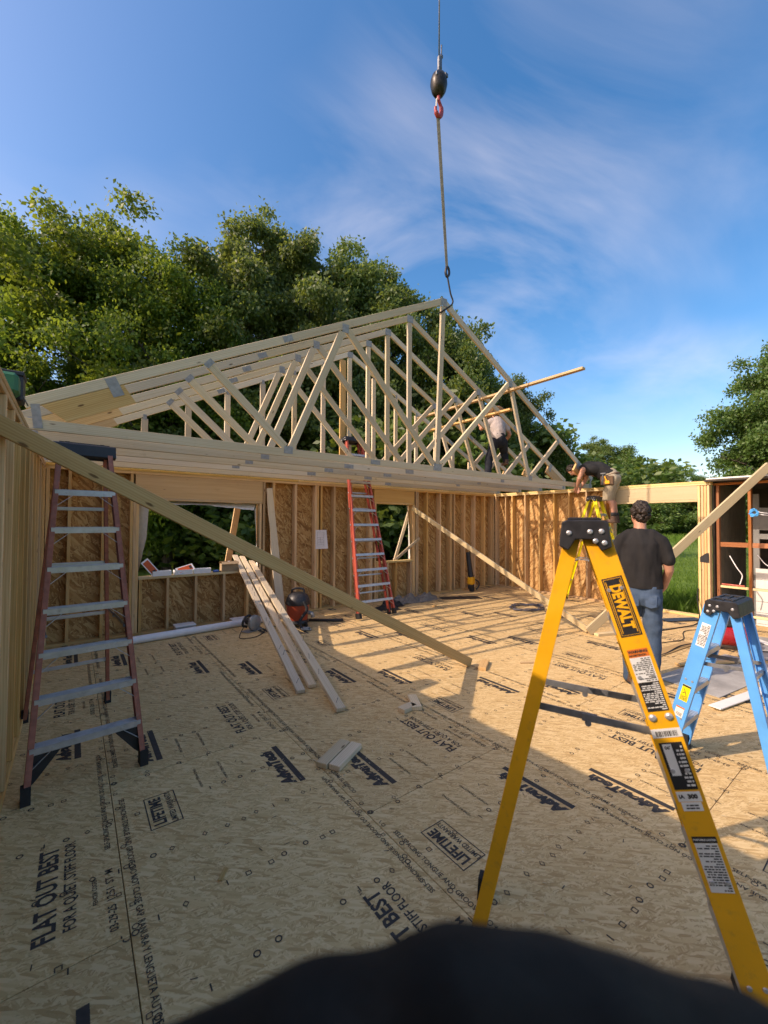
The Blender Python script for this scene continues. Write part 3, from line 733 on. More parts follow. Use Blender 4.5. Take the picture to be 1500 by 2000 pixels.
    prof = [(-d0, -.075), (-d1*1.02, .012), (-d1*.8, .02), (d1*.8, .02), (d1*1.02, .012), (d0, -.075), (d0*.62, -.09), (d0*.35, -.05), (-d0*.35, -.05), (-d0*.62, -.09)]
    m.prism([(y, z) for y, z in prof][::-1], 2*hx, Matrix.Translation((-hx, 0, H-.02)) @ Matrix(((0, 0, 1, 0), (1, 0, 0, 0), (0, 1, 0, 0), (0, 0, 0, 1))))
    o = m.build('top_cap', cap_mat, root, M); bmx = bmesh.new(); bmx.from_mesh(o.data); bmesh.ops.bevel(bmx, geom=bmx.edges[:], offset=.004, segments=1, affect='EDGES'); bmesh.ops.recalc_face_normals(bmx, faces=bmx.faces); bmx.to_mesh(o.data); bmx.free()
    m = MB()
    for y in (-.05, .0, .05): m.box((0, y, H+.004), (2*hx*.8, .012, .008), None, .002)
    m.box((hx*.55, 0, H+.005), (.03, cap_d*.6, .01), None, .002); m.box((-hx*.55, 0, H+.005), (.03, cap_d*.6, .01), None, .002)
    m.build('tray_ribs', cap_mat, o, M)
    for s in (-1, 1):
        for (y, z) in ((-.062, -.028), (-.04, -.062), (-.073, -.068), (-.02, -.03), (.06, -.035)):
            q = MB(); q.lathe([(.0095, 0), (.0085, .004), (.005, .006)], 10, Matrix.Translation((s*hx, y*cap_d/.2, H-.012+z)) @ Matrix.Rotation(s*math.pi/2, 4, 'Y')); q.build('rivet', ALU, o, M)
    for k in (('front', -1), ('front', 1)):
        rail, F = parts[k]
        if not closed and rd > .07:
            for xx in (.33, .62, .95, 1.25, 1.55):
                if xx > H-.2: continue
                for yy in (-.02, .02):
                    q = MB(); q.lathe([(.008, 0), (.006, .004)], 8, F @ Matrix.Translation((xx*(zt/1.64)**0, yy, .0025))); q.build('rivet', ALU, rail, M)
    return root, parts, M
# faded red ladder at the left
ML = Matrix.Translation((.06, 4.02, 0)) @ Matrix.Rotation(rad(5), 4, 'Z')
ladder('tall faded red step ladder with grey metal steps beside the left wall', ML, 2.33, .72, .62, .66, .34, 7, REDF, rd=.07, step_mat=ALU, kick=True, rear_n=4, step_d=.085, lip=.042)
# closed red ladder leaning up into the trusses
lean = math.atan2(.86, 3.42)
MC = Matrix.Translation((4.44, 6.12, .012)) @ Matrix.Rotation(-lean, 4, 'X')
ladder('folded orange red step ladder leaning up through the trusses by the small window', MC, 3.5, .1, .055, .80, .36, 11, RED, rd=.075, closed=True, rear_n=9, step_d=.085)
# lime ladder under the bending worker
MY = Matrix.Translation((8.86, 4.30, 0)) @ Matrix.Rotation(rad(4), 4, 'Z')
ladder('lime yellow step ladder under the bending worker by the right wall', MY, 2.30, .74, .66, .60, .33, 7, YEL2, rd=.07, rear_n=4)
# blue ladder at the right
MBL = Matrix.Translation((3.489, .854, 0)) @ Matrix.Rotation(rad(90-90)+math.pi, 4, 'Z') @ Matrix.Translation((-.175, 0, 0))
blue, bp, MB_ = ladder('small blue step ladder with black top in the right foreground', MBL, 1.22, .272, .341, .36, .31, 3, BLUE, rd=.094, fl_=.03, rw_=.055, rear_n=2, spread_z=.64, cap_d=.20)
# big yellow ladder in front
ph = rad(-61)
MD = Matrix.Translation((1.457, .743, 0)) @ Matrix.Rotation(ph+math.pi/2, 4, 'Z') @ Matrix.Translation((.175, 0, 0))
dew, dp, MD_ = ladder('big golden yellow step ladder with black cap in the front right', MD, 1.75, .409, .556, .40, .31, 5, YEL, rd=.086, fl_=.032, rw_=.052, rear_n=2, spread_z=.60, cap_d=.17, ty=.036, knee=False)

# stickers on the rails: x along the rail, y across
def sticker(rail, F, M, x, y, lx, ly, mat, z=.0032, nm='sticker', flip=False):
    m = MB(); m.box((x, y, z), (lx, ly, .0006), None, .0001); return m.build(nm, mat, rail, M @ F)
def on_rail(rail, F, M, mesh, x, y, rot, mat, z=.0044, nm='lettering', sx=1):
    m = MB(); m.mesh(mesh, F @ Matrix.Translation((x, y, z)) @ Matrix.Rotation(rot, 4, 'Z')); o = m.build(nm, mat, rail, M); return o
def fineprint(rail, F, M, x0, x1, y0, y1, mat, rows, z=.0042, seed=0, rot=True):
    rr = random.Random(seed); m = MB()
    for i in range(rows):
        x = x0+(x1-x0)*(i+.5)/rows; y = y0
        while y < y1-.004:
            l = rr.uniform(.004, .016); e = min(y+l, y1); h = (x1-x0)/rows*.26
            m.add([(x-h, y, z), (x+h, y, z), (x+h, e, z), (x-h, e, z)], [[0, 1, 2, 3]]); y = e+rr.uniform(.0012, .004)
            if rr.random() < .10: break
    m.v = [tuple(F @ Vector(v)) for v in m.v]; m.build('fine_print', mat, rail, M)
rail, F = dp[('front', -1)]
sticker(rail, F, MD_, 1.489, 0, .205, .066, BLACK, .0032, 'name_plate')
sticker(rail, F, MD_, 1.489, 0, .196, .057, YEL, .0036, 'name_plate_border'); sticker(rail, F, MD_, 1.489, 0, .193, .054, BLACK, .0040, 'name_plate_field')
m = MB(); D = txt('DEWALT', .047, .0022, sx=.80); m.mesh(D, F @ Matrix.Translation((1.489, 0, .0046)) @ Matrix.Rotation(math.pi, 4, 'Z')); m.build('lettering', YEL, rail, MD_)
for y in (-.0225, .0225): sticker(rail, F, MD_, 1.489, y, .18, .0022, YEL, .0044, 'stripe')
sticker(rail, F, MD_, 1.329, 0, .028, .062, STICKO, .0032); on_rail(rail, F, MD_, txt('WARNING', .012, .0006), 1.334, .0, math.pi/2*3, INK); on_rail(rail, F, MD_, txt('ADVERTENCIA', .008, .0004), 1.322, .004, math.pi/2*3, INK)
sticker(rail, F, MD_, 1.274, 0, .082, .062, STICK, .0032); fineprint(rail, F, MD_, 1.235, 1.313, -.028, .028, INK, 13, seed=1)
sticker(rail, F, MD_, 1.185, 0, .094, .062, BLACK, .0033); fineprint(rail, F, MD_, 1.141, 1.23, -.028, .028, STICK, 14, seed=2)
sticker(rail, F, MD_, 1.068, 0, .028, .086, STICK, .0032)
m = MB(); rr = random.Random(3); y = -.030
while y < .028: w = rr.uniform(.001, .004); m.add([(1.058, y, .0042), (1.075, y, .0042), (1.075, y+w, .0042), (1.058, y+w, .0042)], [[0, 1, 2, 3]]); y += w+rr.uniform(.001, .003)
m.v = [tuple(F @ Vector(v)) for v in m.v]; m.build('bar_code', INK, rail, MD_)
sticker(rail, F, MD_, .966, 0, .145, .066, BLACK, .0033); sticker(rail, F, MD_, .985, .012, .098, .026, STICK, .0038); fineprint(rail, F, MD_, .90, 1.03, -.029, -.006, STICK, 11, seed=5)
on_rail(rail, F, MD_, txt("06'", .014, .0006), 1.022, .012, math.pi/2*3, INK)
sticker(rail, F, MD_, .872, 0, .030, .066, STICK, .0033); on_rail(rail, F, MD_, txt('300', .018, .0012), .872, -.010, math.pi/2*3, INK); on_rail(rail, F, MD_, txt('IA', .016, .0008), .872, .021, math.pi/2*3, INK)
sticker(rail, F, MD_, .842, 0, .026, .056, STICK, .0033); fineprint(rail, F, MD_, .833, .850, -.018, .018, INK, 2, seed=9)
sticker(rail, F, MD_, .744, 0, .018, .066, BLACK, .0033); on_rail(rail, F, MD_, txt('PORTABLE LADDER', .007, .0003), .744, 0, math.pi/2*3, STICK)
sticker(rail, F, MD_, .663, 0, .142, .062, STICK, .0032); fineprint(rail, F, MD_, .595, .730, -.028, .028, INK, 18, seed=7)
for yy in (-.024, .024):
    q = MB(); q.lathe([(.0125, 0), (.011, .004), (.006, .007)], 12, F @ Matrix.Translation((1.118, yy, .0025))); q.build('rivet', ALU, rail, MD_)
# warning stickers of the blue ladder; near rail is the one facing the camera
near = 1
rail, F = bp[('front', near)]
sticker(rail, F, MB_, .965, 0, .17, .052, STICK); fineprint(rail, F, MB_, .89, 1.04, -.023, .023, INK2, 14, seed=12)
sticker(rail, F, MB_, .52, 0, .12, .05, STICKY); sticker(rail, F, MB_, .572, 0, .012, .05, BLACK, .0038); fineprint(rail, F, MB_, .465, .50, -.02, .02, INK2, 4, seed=13)
m = MB(); m.tube([F @ Vector(p) for p in ((.50, -.012, .0042), (.53, .0, .0042), (.55, .012, .0042))], .002, 5); m.tube([F @ Vector(p) for p in ((.515, .014, .0042), (.53, .0, .0042))], .002, 5); m.build('pictogram', INK, rail, MB_)
sticker(rail, F, MB_, .375, 0, .075, .05, STICK); sticker(rail, F, MB_, .408, 0, .010, .05, STICKO, .0038); fineprint(rail, F, MB_, .345, .37, -.018, .018, INK2, 4, seed=15)
m = MB(); ring(m, (0, 0), .055, .012, 24, 0, .42); m.v = [tuple(F @ Vector((.215+v[1], v[0], .0042))) for v in m.v]; m.build('oval_emblem', NAVY, rail, MB_)
m = MB(); m.lathe([(.05, 0), (.05, .0004)], 24, Matrix.Identity(4)); m.v = [tuple(F @ Vector((.215+v[1], v[0]*.42, .0034+v[2]))) for v in m.v]; m.build('emblem_field', STICK, rail, MB_)
on_rail(rail, F, MB_, txt('WERNER', .026, .0010, sx=.8), .215, 0, 0, INK, .0046)

# ------------------------------------------------------------------ closed skins from overlapping volumes
def ell(mb, c, rx, ry, rz, M=None, seg=18, rings=12):
    vs_, fs = [], []
    for i in range(1, rings):
        t = math.pi*i/rings
        for k in range(seg): p = 2*math.pi*k/seg; vs_.append(Vector((rx*math.sin(t)*math.cos(p), ry*math.sin(t)*math.sin(p), -rz*math.cos(t))))
    a = len(vs_); vs_ += [Vector((0, 0, -rz)), Vector((0, 0, rz))]
    for i in range(rings-2):
        for k in range(seg): fs.append([i*seg+k, i*seg+(k+1) % seg, (i+1)*seg+(k+1) % seg, (i+1)*seg+k])
    for k in range(seg): fs.append([a, (k+1) % seg, k]); fs.append([a+1, (rings-2)*seg+k, (rings-2)*seg+(k+1) % seg])
    TM = Matrix.Translation(c) @ (M.to_4x4() if M else Matrix.Identity(4)); mb.add(vs_, fs, TM)
def limb(mb, pts, flat=1.0, side=(1, 0, 0)):
    """tapered limb through (point, radius); rounded ends; flat squeezes across 'side'"""
    P = [Vector(p) for p, r in pts]; rr = [r for p, r in pts]
    seq = []
    for i in range(len(P)-1):
        n = 5
        for k in range(n): t = k/n; seq.append((P[i].lerp(P[i+1], t), rr[i]+(rr[i+1]-rr[i])*t))
    seq.append((P[-1], rr[-1]))
    d0 = (P[0]-P[1]).normalized(); d1 = (P[-1]-P[-2]).normalized()
    pre = [(P[0]+d0*rr[0]*math.sin(a), rr[0]*math.cos(a)) for a in (1.45, 1.0, .5)]
    post = [(P[-1]+d1*rr[-1]*math.sin(a), rr[-1]*math.cos(a)) for a in (.5, 1.0, 1.45)]
    al = pre+seq+post; mb.tube([p for p, r in al], [max(r, .001) for p, r in al], 14)
def torso(mb, rings):
    """rings: (centre, half width, half depth) stacked; local x is width, y depth"""
    vs_, fs = [], []; seg = 24
    for c, rx, ry in rings:
        for k in range(seg):
            t = 2*math.pi*k/seg; cs, sn = math.cos(t), math.sin(t)
            e = .78; vs_.append((c[0]+rx*math.copysign(abs(cs)**e, cs), c[1]+ry*math.copysign(abs(sn)**e, sn), c[2]))
    for i in range(len(rings)-1):
        for k in range(seg): fs.append([i*seg+k, i*seg+(k+1) % seg, (i+1)*seg+(k+1) % seg, (i+1)*seg+k])
    fs += [list(range(seg))[::-1], [(len(rings)-1)*seg+k for k in range(seg)]]
    mb.add(vs_, fs)
def skin(mb, name, mat, parent, M, voxel=.012, smooth=4, amp=0, freq=9, strech=(1, 1, 1), seed=0, cut=None):
    me = bpy.data.meshes.new('tmp'); me.from_pydata(mb.v, [], mb.f); o = bpy.data.objects.new('tmp', me); COL.objects.link(o)
    md = o.modifiers.new('r', 'REMESH'); md.mode = 'VOXEL'; md.voxel_size = voxel
    bpy.context.view_layer.update()
    m2 = bpy.data.meshes.new_from_object(o.evaluated_get(bpy.context.evaluated_depsgraph_get())); bpy.data.objects.remove(o)
    bm = bmesh.new(); bm.from_mesh(m2)
    for _ in range(smooth): bmesh.ops.smooth_vert(bm, verts=bm.verts, factor=.5, use_axis_x=True, use_axis_y=True, use_axis_z=True)
    if cut:
        for co, no in cut: bmesh.ops.bisect_plane(bm, geom=bm.verts[:]+bm.edges[:]+bm.faces[:], plane_co=co, plane_no=no, clear_outer=True)
    bm.normal_update()
    if amp:
        for v in bm.verts:
            p = Vector((v.co.x*strech[0], v.co.y*strech[1], v.co.z*strech[2]))*freq+Vector((seed, seed*2, 0))
            q = noise.noise(p)+.5*noise.noise(p*2.1); v.co += v.normal*amp*q
    bm.to_mesh(m2); bm.free(); m2.name = name; m2.materials.append(mat); m2.polygons.foreach_set('use_smooth', [True]*len(m2.polygons))
    return put(bpy.data.objects.new(name, m2), parent, M)
def hand(mb, w, d, palm, side, s=1.0, curl=.5):
    """w wrist point, d finger direction, palm: direction the palm faces, side: direction of the thumb"""
    w, d, palm, side = Vector(w), Vector(d).normalized(), Vector(palm).normalized(), Vector(side).normalized()
    limb(mb, [(w, .026*s), (w+d*.05*s, .030*s)]); 
    for q in (-.022, .0, .022): limb(mb, [(w+d*.02*s+side*q*s, .017*s), (w+d*.085*s+side*q*1.25*s, .016*s)])
    for q, l in ((.033, .068), (.011, .078), (-.011, .072), (-.032, .055)):
        a = w+d*.088*s+side*q*s; b = a+(d*math.cos(curl*.6)+palm*math.sin(curl*.6))*l*.45*s; c = b+(d*math.cos(curl*1.7)+palm*math.sin(curl*1.7))*l*.3*s; e = c+(d*math.cos(curl*2.6)+palm*math.sin(curl*2.6))*l*.28*s
        limb(mb, [(a, .0098*s), (b, .009*s), (c, .0083*s), (e, .0072*s)])
    a = w+d*.022*s+side*.026*s; b = a+(side*.75+d*.6+palm*.35).normalized()*.042*s; c = b+(side*.2+d*.9+palm*.4).normalized()*.034*s
    limb(mb, [(a, .014*s), (b, .0115*s), (c, .0088*s)])
def cloth_mat(name, c, c2, scale=1.0, weave=.3):
    t = NT(name); v = t.coord(0); f = t.noise(t.map(v, (1, 1, .45)), 7*scale, 4, .6)
    col = t.ramp(f, [(.3, c), (.7, c2)]); fn = t.noise(v, 380, 2)
    t.bump(t.math('ADD', t.math('MULTIPLY', fn, weave), t.noise(t.map(v, (1, 1, .5)), 16, 3)), .5, .006); return t.fin(col, .88, 0, .15)
SKINM = paint('skin', (.46, .225, .145), .5, 0, .10, 26, .35)
SHIRT = cloth_mat('charcoal_cotton', (.016, .015, .015), (.027, .026, .026))
JEANS = cloth_mat('blue_denim', (.034, .064, .110), (.075, .118, .180), 1.1)
DARKJ = cloth_mat('dark_denim', (.012, .014, .020), (.025, .028, .036))
TSHIRT = cloth_mat('pale_cotton', (.30, .255, .235), (.42, .37, .345))
KHAKI = cloth_mat('khaki_cotton', (.26, .215, .145), (.36, .305, .22))
VEST = cloth_mat('black_sleeveless', (.014, .014, .015), (.026, .027, .028))
HAIRM = paint('dark_hair', (.022, .013, .008), .6, 0, .4, 60)
BOOT = paint('brown_boot', (.09, .05, .032), .7, 0, .3, 25)
SOCK = paint('dark_sock', (.03, .03, .032), .9, 0, .2, 30)
TOOLB = paint('tool_leather', (.11, .06, .03), .7, 0, .3, 22)
STRAW = paint('straw_hat', (.34, .20, .11), .8, 0, .2, 40)
EYE = paint('eye_white', (.7, .7, .68), .3, 0, .02, 10)
def head(mb, c, F, s=1.0):
    """F: 3x3 with columns right, forward, up"""
    def g(x, y, z): return Vector(c)+F @ Vector((x*s, y*s, z*s))
    ell(mb, g(0, -.012, .035), .076*s, .096*s, .092*s, F); ell(mb, g(0, .012, -.035), .060*s, .078*s, .085*s, F)
    limb(mb, [(g(0, .045, -.085), .034*s), (g(0, .062, -.088), .028*s)])
    limb(mb, [(g(0, .088, .02), .009*s), (g(0, .105, -.022), .014*s)]); limb(mb, [(g(-.022, .078, -.06), .010*s), (g(.022, .078, -.06), .010*s)])
    limb(mb, [(g(-.04, .074, .03), .016*s), (g(.04, .074, .03), .016*s)])
    for q in (-1, 1): ell(mb, g(q*.077, -.005, -.012), .009*s, .02*s, .032*s, F)
def eyes(parent, M, c, F, s=1.0):
    for q in (-1, 1):
        m = MB(); ell(m, Vector(c)+F @ Vector((q*.03*s, .083*s, .008*s)), .011*s, .008*s, .008*s, F, 10, 8); e = m.build('eye', EYE, parent, M, True)
        m = MB(); ell(m, Vector(c)+F @ Vector((q*.03*s, .0905*s, .008*s)), .005*s, .002*s, .005*s, F, 8, 6); m.build('pupil', INK, e, M, True)
def hair_curls(parent, M, c, F, s, n, seed):
    m = MB(); rr = random.Random(seed)
    ell(m, Vector(c)+F @ Vector((0, -.020*s, .045*s)), .079*s, .094*s, .084*s, F); ell(m, Vector(c)+F @ Vector((0, -.052*s, -.025*s)), .068*s, .050*s, .072*s, F)
    k = 0
    while k < n:
        d = Vector((rr.gauss(0, 1), rr.gauss(0, 1), rr.gauss(0, 1))).normalized()
        p = Vector((d.x*.082, -.022+d.y*.098, .022+d.z*.110))
        if (p.y > .035 and p.z < .085) or p.z < -.092 or (p.z < .0 and p.y > -.025): continue
        q = rr.uniform(.012, .021); ell(m, Vector(c)+F @ (p*s), q*s, q*s, q*s*.85, None, 8, 6); k += 1
    return skin(m, 'hair', HAIRM, parent, M, .006, 1, .005, 95, seed=seed)
def yawF(a, tilt=0, roll=0): return (Matrix.Rotation(a, 3, 'Z') @ Matrix.Rotation(tilt, 3, 'X') @ Matrix.Rotation(roll, 3, 'Y'))

# standing man seen from behind; local x right, y the way he faces, z up
fa = math.atan2(.30, .95)-math.pi/2
MP = Matrix.Translation((4.97, 1.92, 0)) @ Matrix.Rotation(fa+rad(8), 4, 'Z') @ Matrix.Diagonal((.96, .96, 1.012, 1))
man = thing('person', 'man in black t-shirt and blue jeans standing with his back to the camera', 'person', M=MP)
b = MB()
HC = (-.005, .045, 1.815); HF = yawF(rad(26), rad(4))
head(b, HC, HF, 1.06); limb(b, [((0, .0, 1.60), .068), ((0, .028, 1.76), .060)])
torso(b, [((0, 0, 1.0), .19, .12), ((0, 0, 1.2), .19, .125), ((0, 0, 1.45), .20, .12), ((0, 0, 1.6), .14, .08)])
for q in (-1, 1):
    limb(b, [((q*.19, -.005, 1.54), .058), ((q*.258, -.03, 1.30), .053), ((q*.268, -.02, 1.23), .048), ((q*.235, .12, 1.04), .038), ((q*.215, .17, .99), .031)])
    hand(b, (q*.212, .18, .98), (-q*.35, .75, -.5), (-q*.9, -.3, .1), (q*.1, .6, .8), 1.05, .55)
    limb(b, [((q*.10, 0, .98), .10), ((q*.105, .01, .52), .062), ((q*.10, -.01, .10), .042)])
    limb(b, [((q*.105, -.04, .055), .040), ((q*.12, .12, .045), .036)])
body = skin(b, 'body', SKINM, man, MP, .0085, 3)
eyes(man, MP, HC, HF, 1.06); hair_curls(man, MP, HC, HF, 1.08, 190, 5)
b = MB()
torso(b, [((0, .0, 1.015), .212, .155), ((0, .005, 1.10), .212, .158), ((0, 0, 1.26), .204, .150), ((0, -.005, 1.40), .205, .142), ((0, -.01, 1.50), .190, .125), ((0, -.005, 1.575), .140, .098), ((0, 0, 1.66), .074, .074)])
for q in (-1, 1): limb(b, [((q*.10, -.005, 1.590), .068), ((q*.195, -.012, 1.525), .074), ((q*.235, -.025, 1.44), .072), ((q*.262, -.03, 1.335), .070)])
skin(b, 'shirt', SHIRT, man, MP, .0105, 3, .013, 6.5, (1.5, 1.5, .8), 3, cut=[((0, 0, 1.03), (0, 0, -1))])
b = MB()
torso(b, [((0, 0, .84), .195, .125), ((0, -.01, .93), .205, .145), ((0, -.005, 1.06), .205, .14)])
for q in (-1, 1):
    limb(b, [((q*.098, -.005, .93), .118), ((q*.108, .005, .72), .103), ((q*.112, .012, .50), .082), ((q*.112, -.008, .28), .076), ((q*.108, -.012, .10), .074), ((q*.108, .0, .06), .072)])
    ell(b, (q*.10, -.085, .90), .095, .075, .10)
skin(b, 'jeans', JEANS, man, MP, .011, 3, .011, 6, (1.2, 1.2, 1.5), 8)
for q in (-1, 1):
    b = MB(); M2 = Matrix.Translation((q*.112, .045, 0)) @ Matrix.Rotation(-q*.15, 4, 'Z')
    torso(b, [((0, 0, .003), .052, .155), ((0, 0, .03), .054, .158), ((0, -.005, .06), .05, .145)]); torso(b, [((0, -.07, .05), .048, .075), ((0, -.075, .12), .05, .065)])
    sh = skin(b, 'shoe', BOOT, man, MP @ M2, .009, 3); b = MB(); torso(b, [((0, 0, .0), .056, .16), ((0, 0, .022), .057, .161)]); b.build('sole', BLACKR, sh, MP @ M2)
m = MB()
for q in (-1, 1):                                   # back pockets
    M2 = Matrix.Translation((q*.085, -.150, .905)) @ Matrix.Rotation(rad(84), 4, 'X') @ Matrix.Diagonal((.8, .8, 1, 1))
    m.prism([(-.065, -.07), (0, -.09), (.065, -.07), (.07, .075), (-.07, .075)], .004, M2)
m.build('back_pockets', JEANS, man, MP)

# worker bending over the wall top, on the lime ladder; faces +Y in his own frame
MW = Matrix.Translation((9.02, 4.0, 1.735)) @ Matrix.Rotation(rad(12), 4, 'Z')
wk = thing('person', 'worker in black sleeveless shirt and khaki shorts bending over on the lime ladder', 'person', M=MW)
b = MB(); hc = (.02, .80, 1.17); hf = yawF(rad(8), rad(-70))
head(b, hc, hf); limb(b, [((0, .55, 1.20), .065), ((.01, .72, 1.19), .055)])
limb(b, [((0, .02, .96), .14), ((0, .25, 1.12), .14), ((0, .50, 1.17), .13)])
for q in (-1, 1):
    limb(b, [((q*.10, 0, .93), .095), ((q*.10, .09, .52), .066), ((q*.10, .0, .42), .055), ((q*.10, -.04, .10), .040)]); limb(b, [((q*.10, -.05, .05), .038), ((q*.11, .10, .04), .034)])
    limb(b, [((q*.19, .52, 1.15), .058), ((q*.22, .60, .95), .046), ((q*.13, .66, .80), .033)])
    hand(b, (q*.125, .665, .79), (-q*.3, .4, -.8), (-q*.8, 0, -.5), (0, .9, .3), 1.0, .6)
skin(b, 'body', SKINM, wk, MW, .0095, 3); eyes(wk, MW, hc, hf); hair_curls(wk, MW, hc, hf, 1.0, 110, 8)
b = MB(); limb(b, [((0, .06, 1.0), .165), ((0, .26, 1.15), .168), ((0, .50, 1.19), .155), ((0, .57, 1.19), .10)])
for q in (-1, 1): limb(b, [((q*.09, .30, 1.14), .12), ((q*.11, .50, 1.18), .11)])
skin(b, 'sleeveless_shirt', VEST, wk, MW, .012, 4, .010, 6, seed=4)
b = MB(); limb(b, [((0, .0, .93), .165), ((0, .09, 1.03), .165)])
for q in (-1, 1): limb(b, [((q*.095, -.01, .93), .125), ((q*.10, .05, .68), .105), ((q*.10, .09, .47), .100)])
skin(b, 'shorts', KHAKI, wk, MW, .012, 3, .010, 7, seed=2, cut=[((0, 0, .47), (0, .0, -1))])
for q in (-1, 1):
    b = MB(); torso(b, [((q*.105, .03, .003), .05, .145), ((q*.105, .03, .06), .048, .135)]); torso(b, [((q*.10, -.03, .05), .048, .07), ((q*.10, -.035, .16), .05, .06)]); skin(b, 'boot', BOOT, wk, MW, .01, 3)
    b = MB(); torso(b, [((q*.10, -.035, .15), .052, .058), ((q*.10, -.035, .22), .05, .055)]); b.build('sock', SOCK, wk, MW, True)
b = MB(); pts = [(.175*math.cos(t), .05+.165*math.sin(t), .985-.06*math.sin(t)) for t in [2*math.pi*k/20 for k in range(20)]]
b.tube(pts, .022, 6, closed=True); belt = b.build('tool_belt', TOOLB, wk, MW, True)
for q, y in ((-1, .12), (-1, .0), (1, .10)):
    b = MB(); b.box((q*.20, y, .88), (.07, .13, .19), None, .02); pk = b.build('pouch', TOOLB, belt, MW)
b = MB(); b.box((-.235, .05, .84), (.05, .09, .07), None, .012); b.tube([(-.235, .06, .86), (-.23, .10, .97)], .014, 8); b.build('tape_measure', YEL, belt, MW)
b = MB(); b.tube([(-.235, .15, .80), (-.225, .13, 1.02)], .013, 8); b.box((-.225, .13, 1.03), (.03, .10, .03), None, .005); b.build('hammer', DKSTEEL, belt, MW)

# worker among the trusses
MT = Matrix.Translation((7.32, 5.60, 2.62)) @ Matrix.Rotation(rad(-28), 4, 'Z')
tw = thing('person', 'worker in pale t-shirt and dark jeans standing among the roof trusses', 'person', M=MT)
b = MB(); hc = (.10, .36, 1.52); hf = yawF(rad(-20), rad(-38))
head(b, hc, hf); limb(b, [((.06, .22, 1.38), .06), ((.09, .31, 1.45), .055)])
limb(b, [((0, 0, .90), .135), ((.03, .12, 1.15), .14), ((.06, .20, 1.34), .13)])
limb(b, [((-.10, 0, .86), .09), ((-.20, .06, .46), .062), ((-.26, -.02, .10), .042)]); limb(b, [((-.26, -.05, .045), .04), ((-.27, .10, .04), .035)])
limb(b, [((.10, 0, .86), .09), ((.20, .16, .66), .066), ((.22, .12, .48), .046)]); limb(b, [((.22, .10, .43), .04), ((.23, .24, .42), .036)])
for q, pts, h in ((-1, [(-.13, .21, 1.33), (-.26, .34, 1.20), (-.22, .46, 1.30)], (-.2, .8, .5)), (1, [(.25, .19, 1.32), (.36, .22, 1.08), (.34, .40, .95)], (0, .8, -.4))):
    limb(b, [(pts[0], .056), (pts[1], .044), (pts[2], .033)]); hand(b, Vector(pts[2])+Vector(h).normalized()*.01, h, (-q, 0, -.2), (0, .2, 1), 1.0, .7)
skin(b, 'body', SKINM, tw, MT, .0095, 3); eyes(tw, MT, hc, hf); hair_curls(tw, MT, hc, hf, 1.0, 90, 9)
b = MB(); limb(b, [((0, .02, .92), .16), ((.03, .12, 1.15), .165), ((.055, .19, 1.32), .15)])
limb(b, [((-.06, .19, 1.34), .09), ((-.18, .25, 1.28), .075)]); limb(b, [((.17, .19, 1.34), .09), ((.29, .20, 1.21), .076)])
skin(b, 't_shirt', TSHIRT, tw, MT, .012, 4, .012, 6, seed=6)
b = MB(); limb(b, [((0, 0, .87), .15), ((0, .03, .97), .155)])
limb(b, [((-.095, 0, .85), .112), ((-.20, .06, .47), .085), ((-.26, -.02, .10), .072)]); limb(b, [((.095, 0, .85), .112), ((.20, .16, .66), .088), ((.22, .12, .48), .07)])
skin(b, 'jeans', DARKJ, tw, MT, .012, 3, .010, 7, seed=5)
for c, z in (((-.262, .03), 0), ((.224, .17), .38)):
    b = MB(); torso(b, [((c[0], c[1], z+.003), .05, .145), ((c[0], c[1], z+.06), .048, .135)]); torso(b, [((c[0], c[1]-.06, z+.05), .047, .07), ((c[0], c[1]-.065, z+.12), .048, .06)]); skin(b, 'boot', BOOT, tw, MT, .01, 3)
b = MB(); M2 = Matrix.Translation(Vector(hc)+hf @ Vector((0, -.01, .07))) @ hf.to_4x4()
b.lathe([(.205, -.004), (.21, .004), (.13, .012), (.098, .02), (.092, .085), (.06, .11), (.01, .112)], 22, M2); b.build('hat', STRAW, tw, MT, True)

# ------------------------------------------------------------------ tools and small things on the floor and sill
def curve_pts(pts, n=6):
    """Catmull-Rom through pts"""
    P = [Vector(p) for p in pts]; P = [P[0]*2-P[1]]+P+[P[-1]*2-P[-2]]; out = []
    for i in range(1, len(P)-2):
        for k in range(n):
            t = k/n; a, b, c, d = P[i-1], P[i], P[i+1], P[i+2]
            out.append(.5*((2*b)+(c-a)*t+(2*a-5*b+4*c-d)*t*t+(3*b-a-3*c+d)*t**3))
    out.append(P[-2]); return out
def cord(name, label, pts, r, mat, cat='cord', n=6, group=None):
    m = MB(); m.tube(curve_pts(pts, n), r, 6); return tag(m.build(name, mat, smooth=True), label, cat, group)
# white pipe
m = MB(); a, b_ = Vector((.30, 6.72, .056)), Vector((2.67, 6.93, .056)); m.tube([a, b_], .054, 20, cap=False); m.tube([b_, a], .049, 20, cap=False)
pp = m.build('plastic_pipe', WHITE, smooth=True); tag(pp, 'long white plastic pipe lying on the floor along the back wall', 'pipe')
m = MB(); d = (b_-a).normalized(); m.tube([a-d*.002, a+d*.09], .060, 20, cap=False); m.tube([a+d*.09, a+d*.10], [.060, .0545], 20, cap=False); m.build('pipe_bell', WHITE, pp, smooth=True)
# food tubs behind the pipe
for x, y, lab in ((1.43, 7.09, 'white plastic tub with lid behind the pipe under the window'), (2.26, 7.06, 'small white plastic tub behind the pipe beside the circular saw')):
    t = thing('plastic_tub', lab, 'tub', (x, y, 0)); s = 1 if x < 2 else .85
    m = MB(); m.prism([(-.14*s, -.09*s), (.14*s, -.09*s), (.14*s, .09*s), (-.14*s, .09*s)], .09*s); m.build('tub', paint('clear_plastic', (.40, .41, .41), .3), t, Matrix.Translation((x, y, .001)))
    bx('lid', (.30*s, .20*s, .022), (x, y, .09*s+.013), WHITE, t, .006)
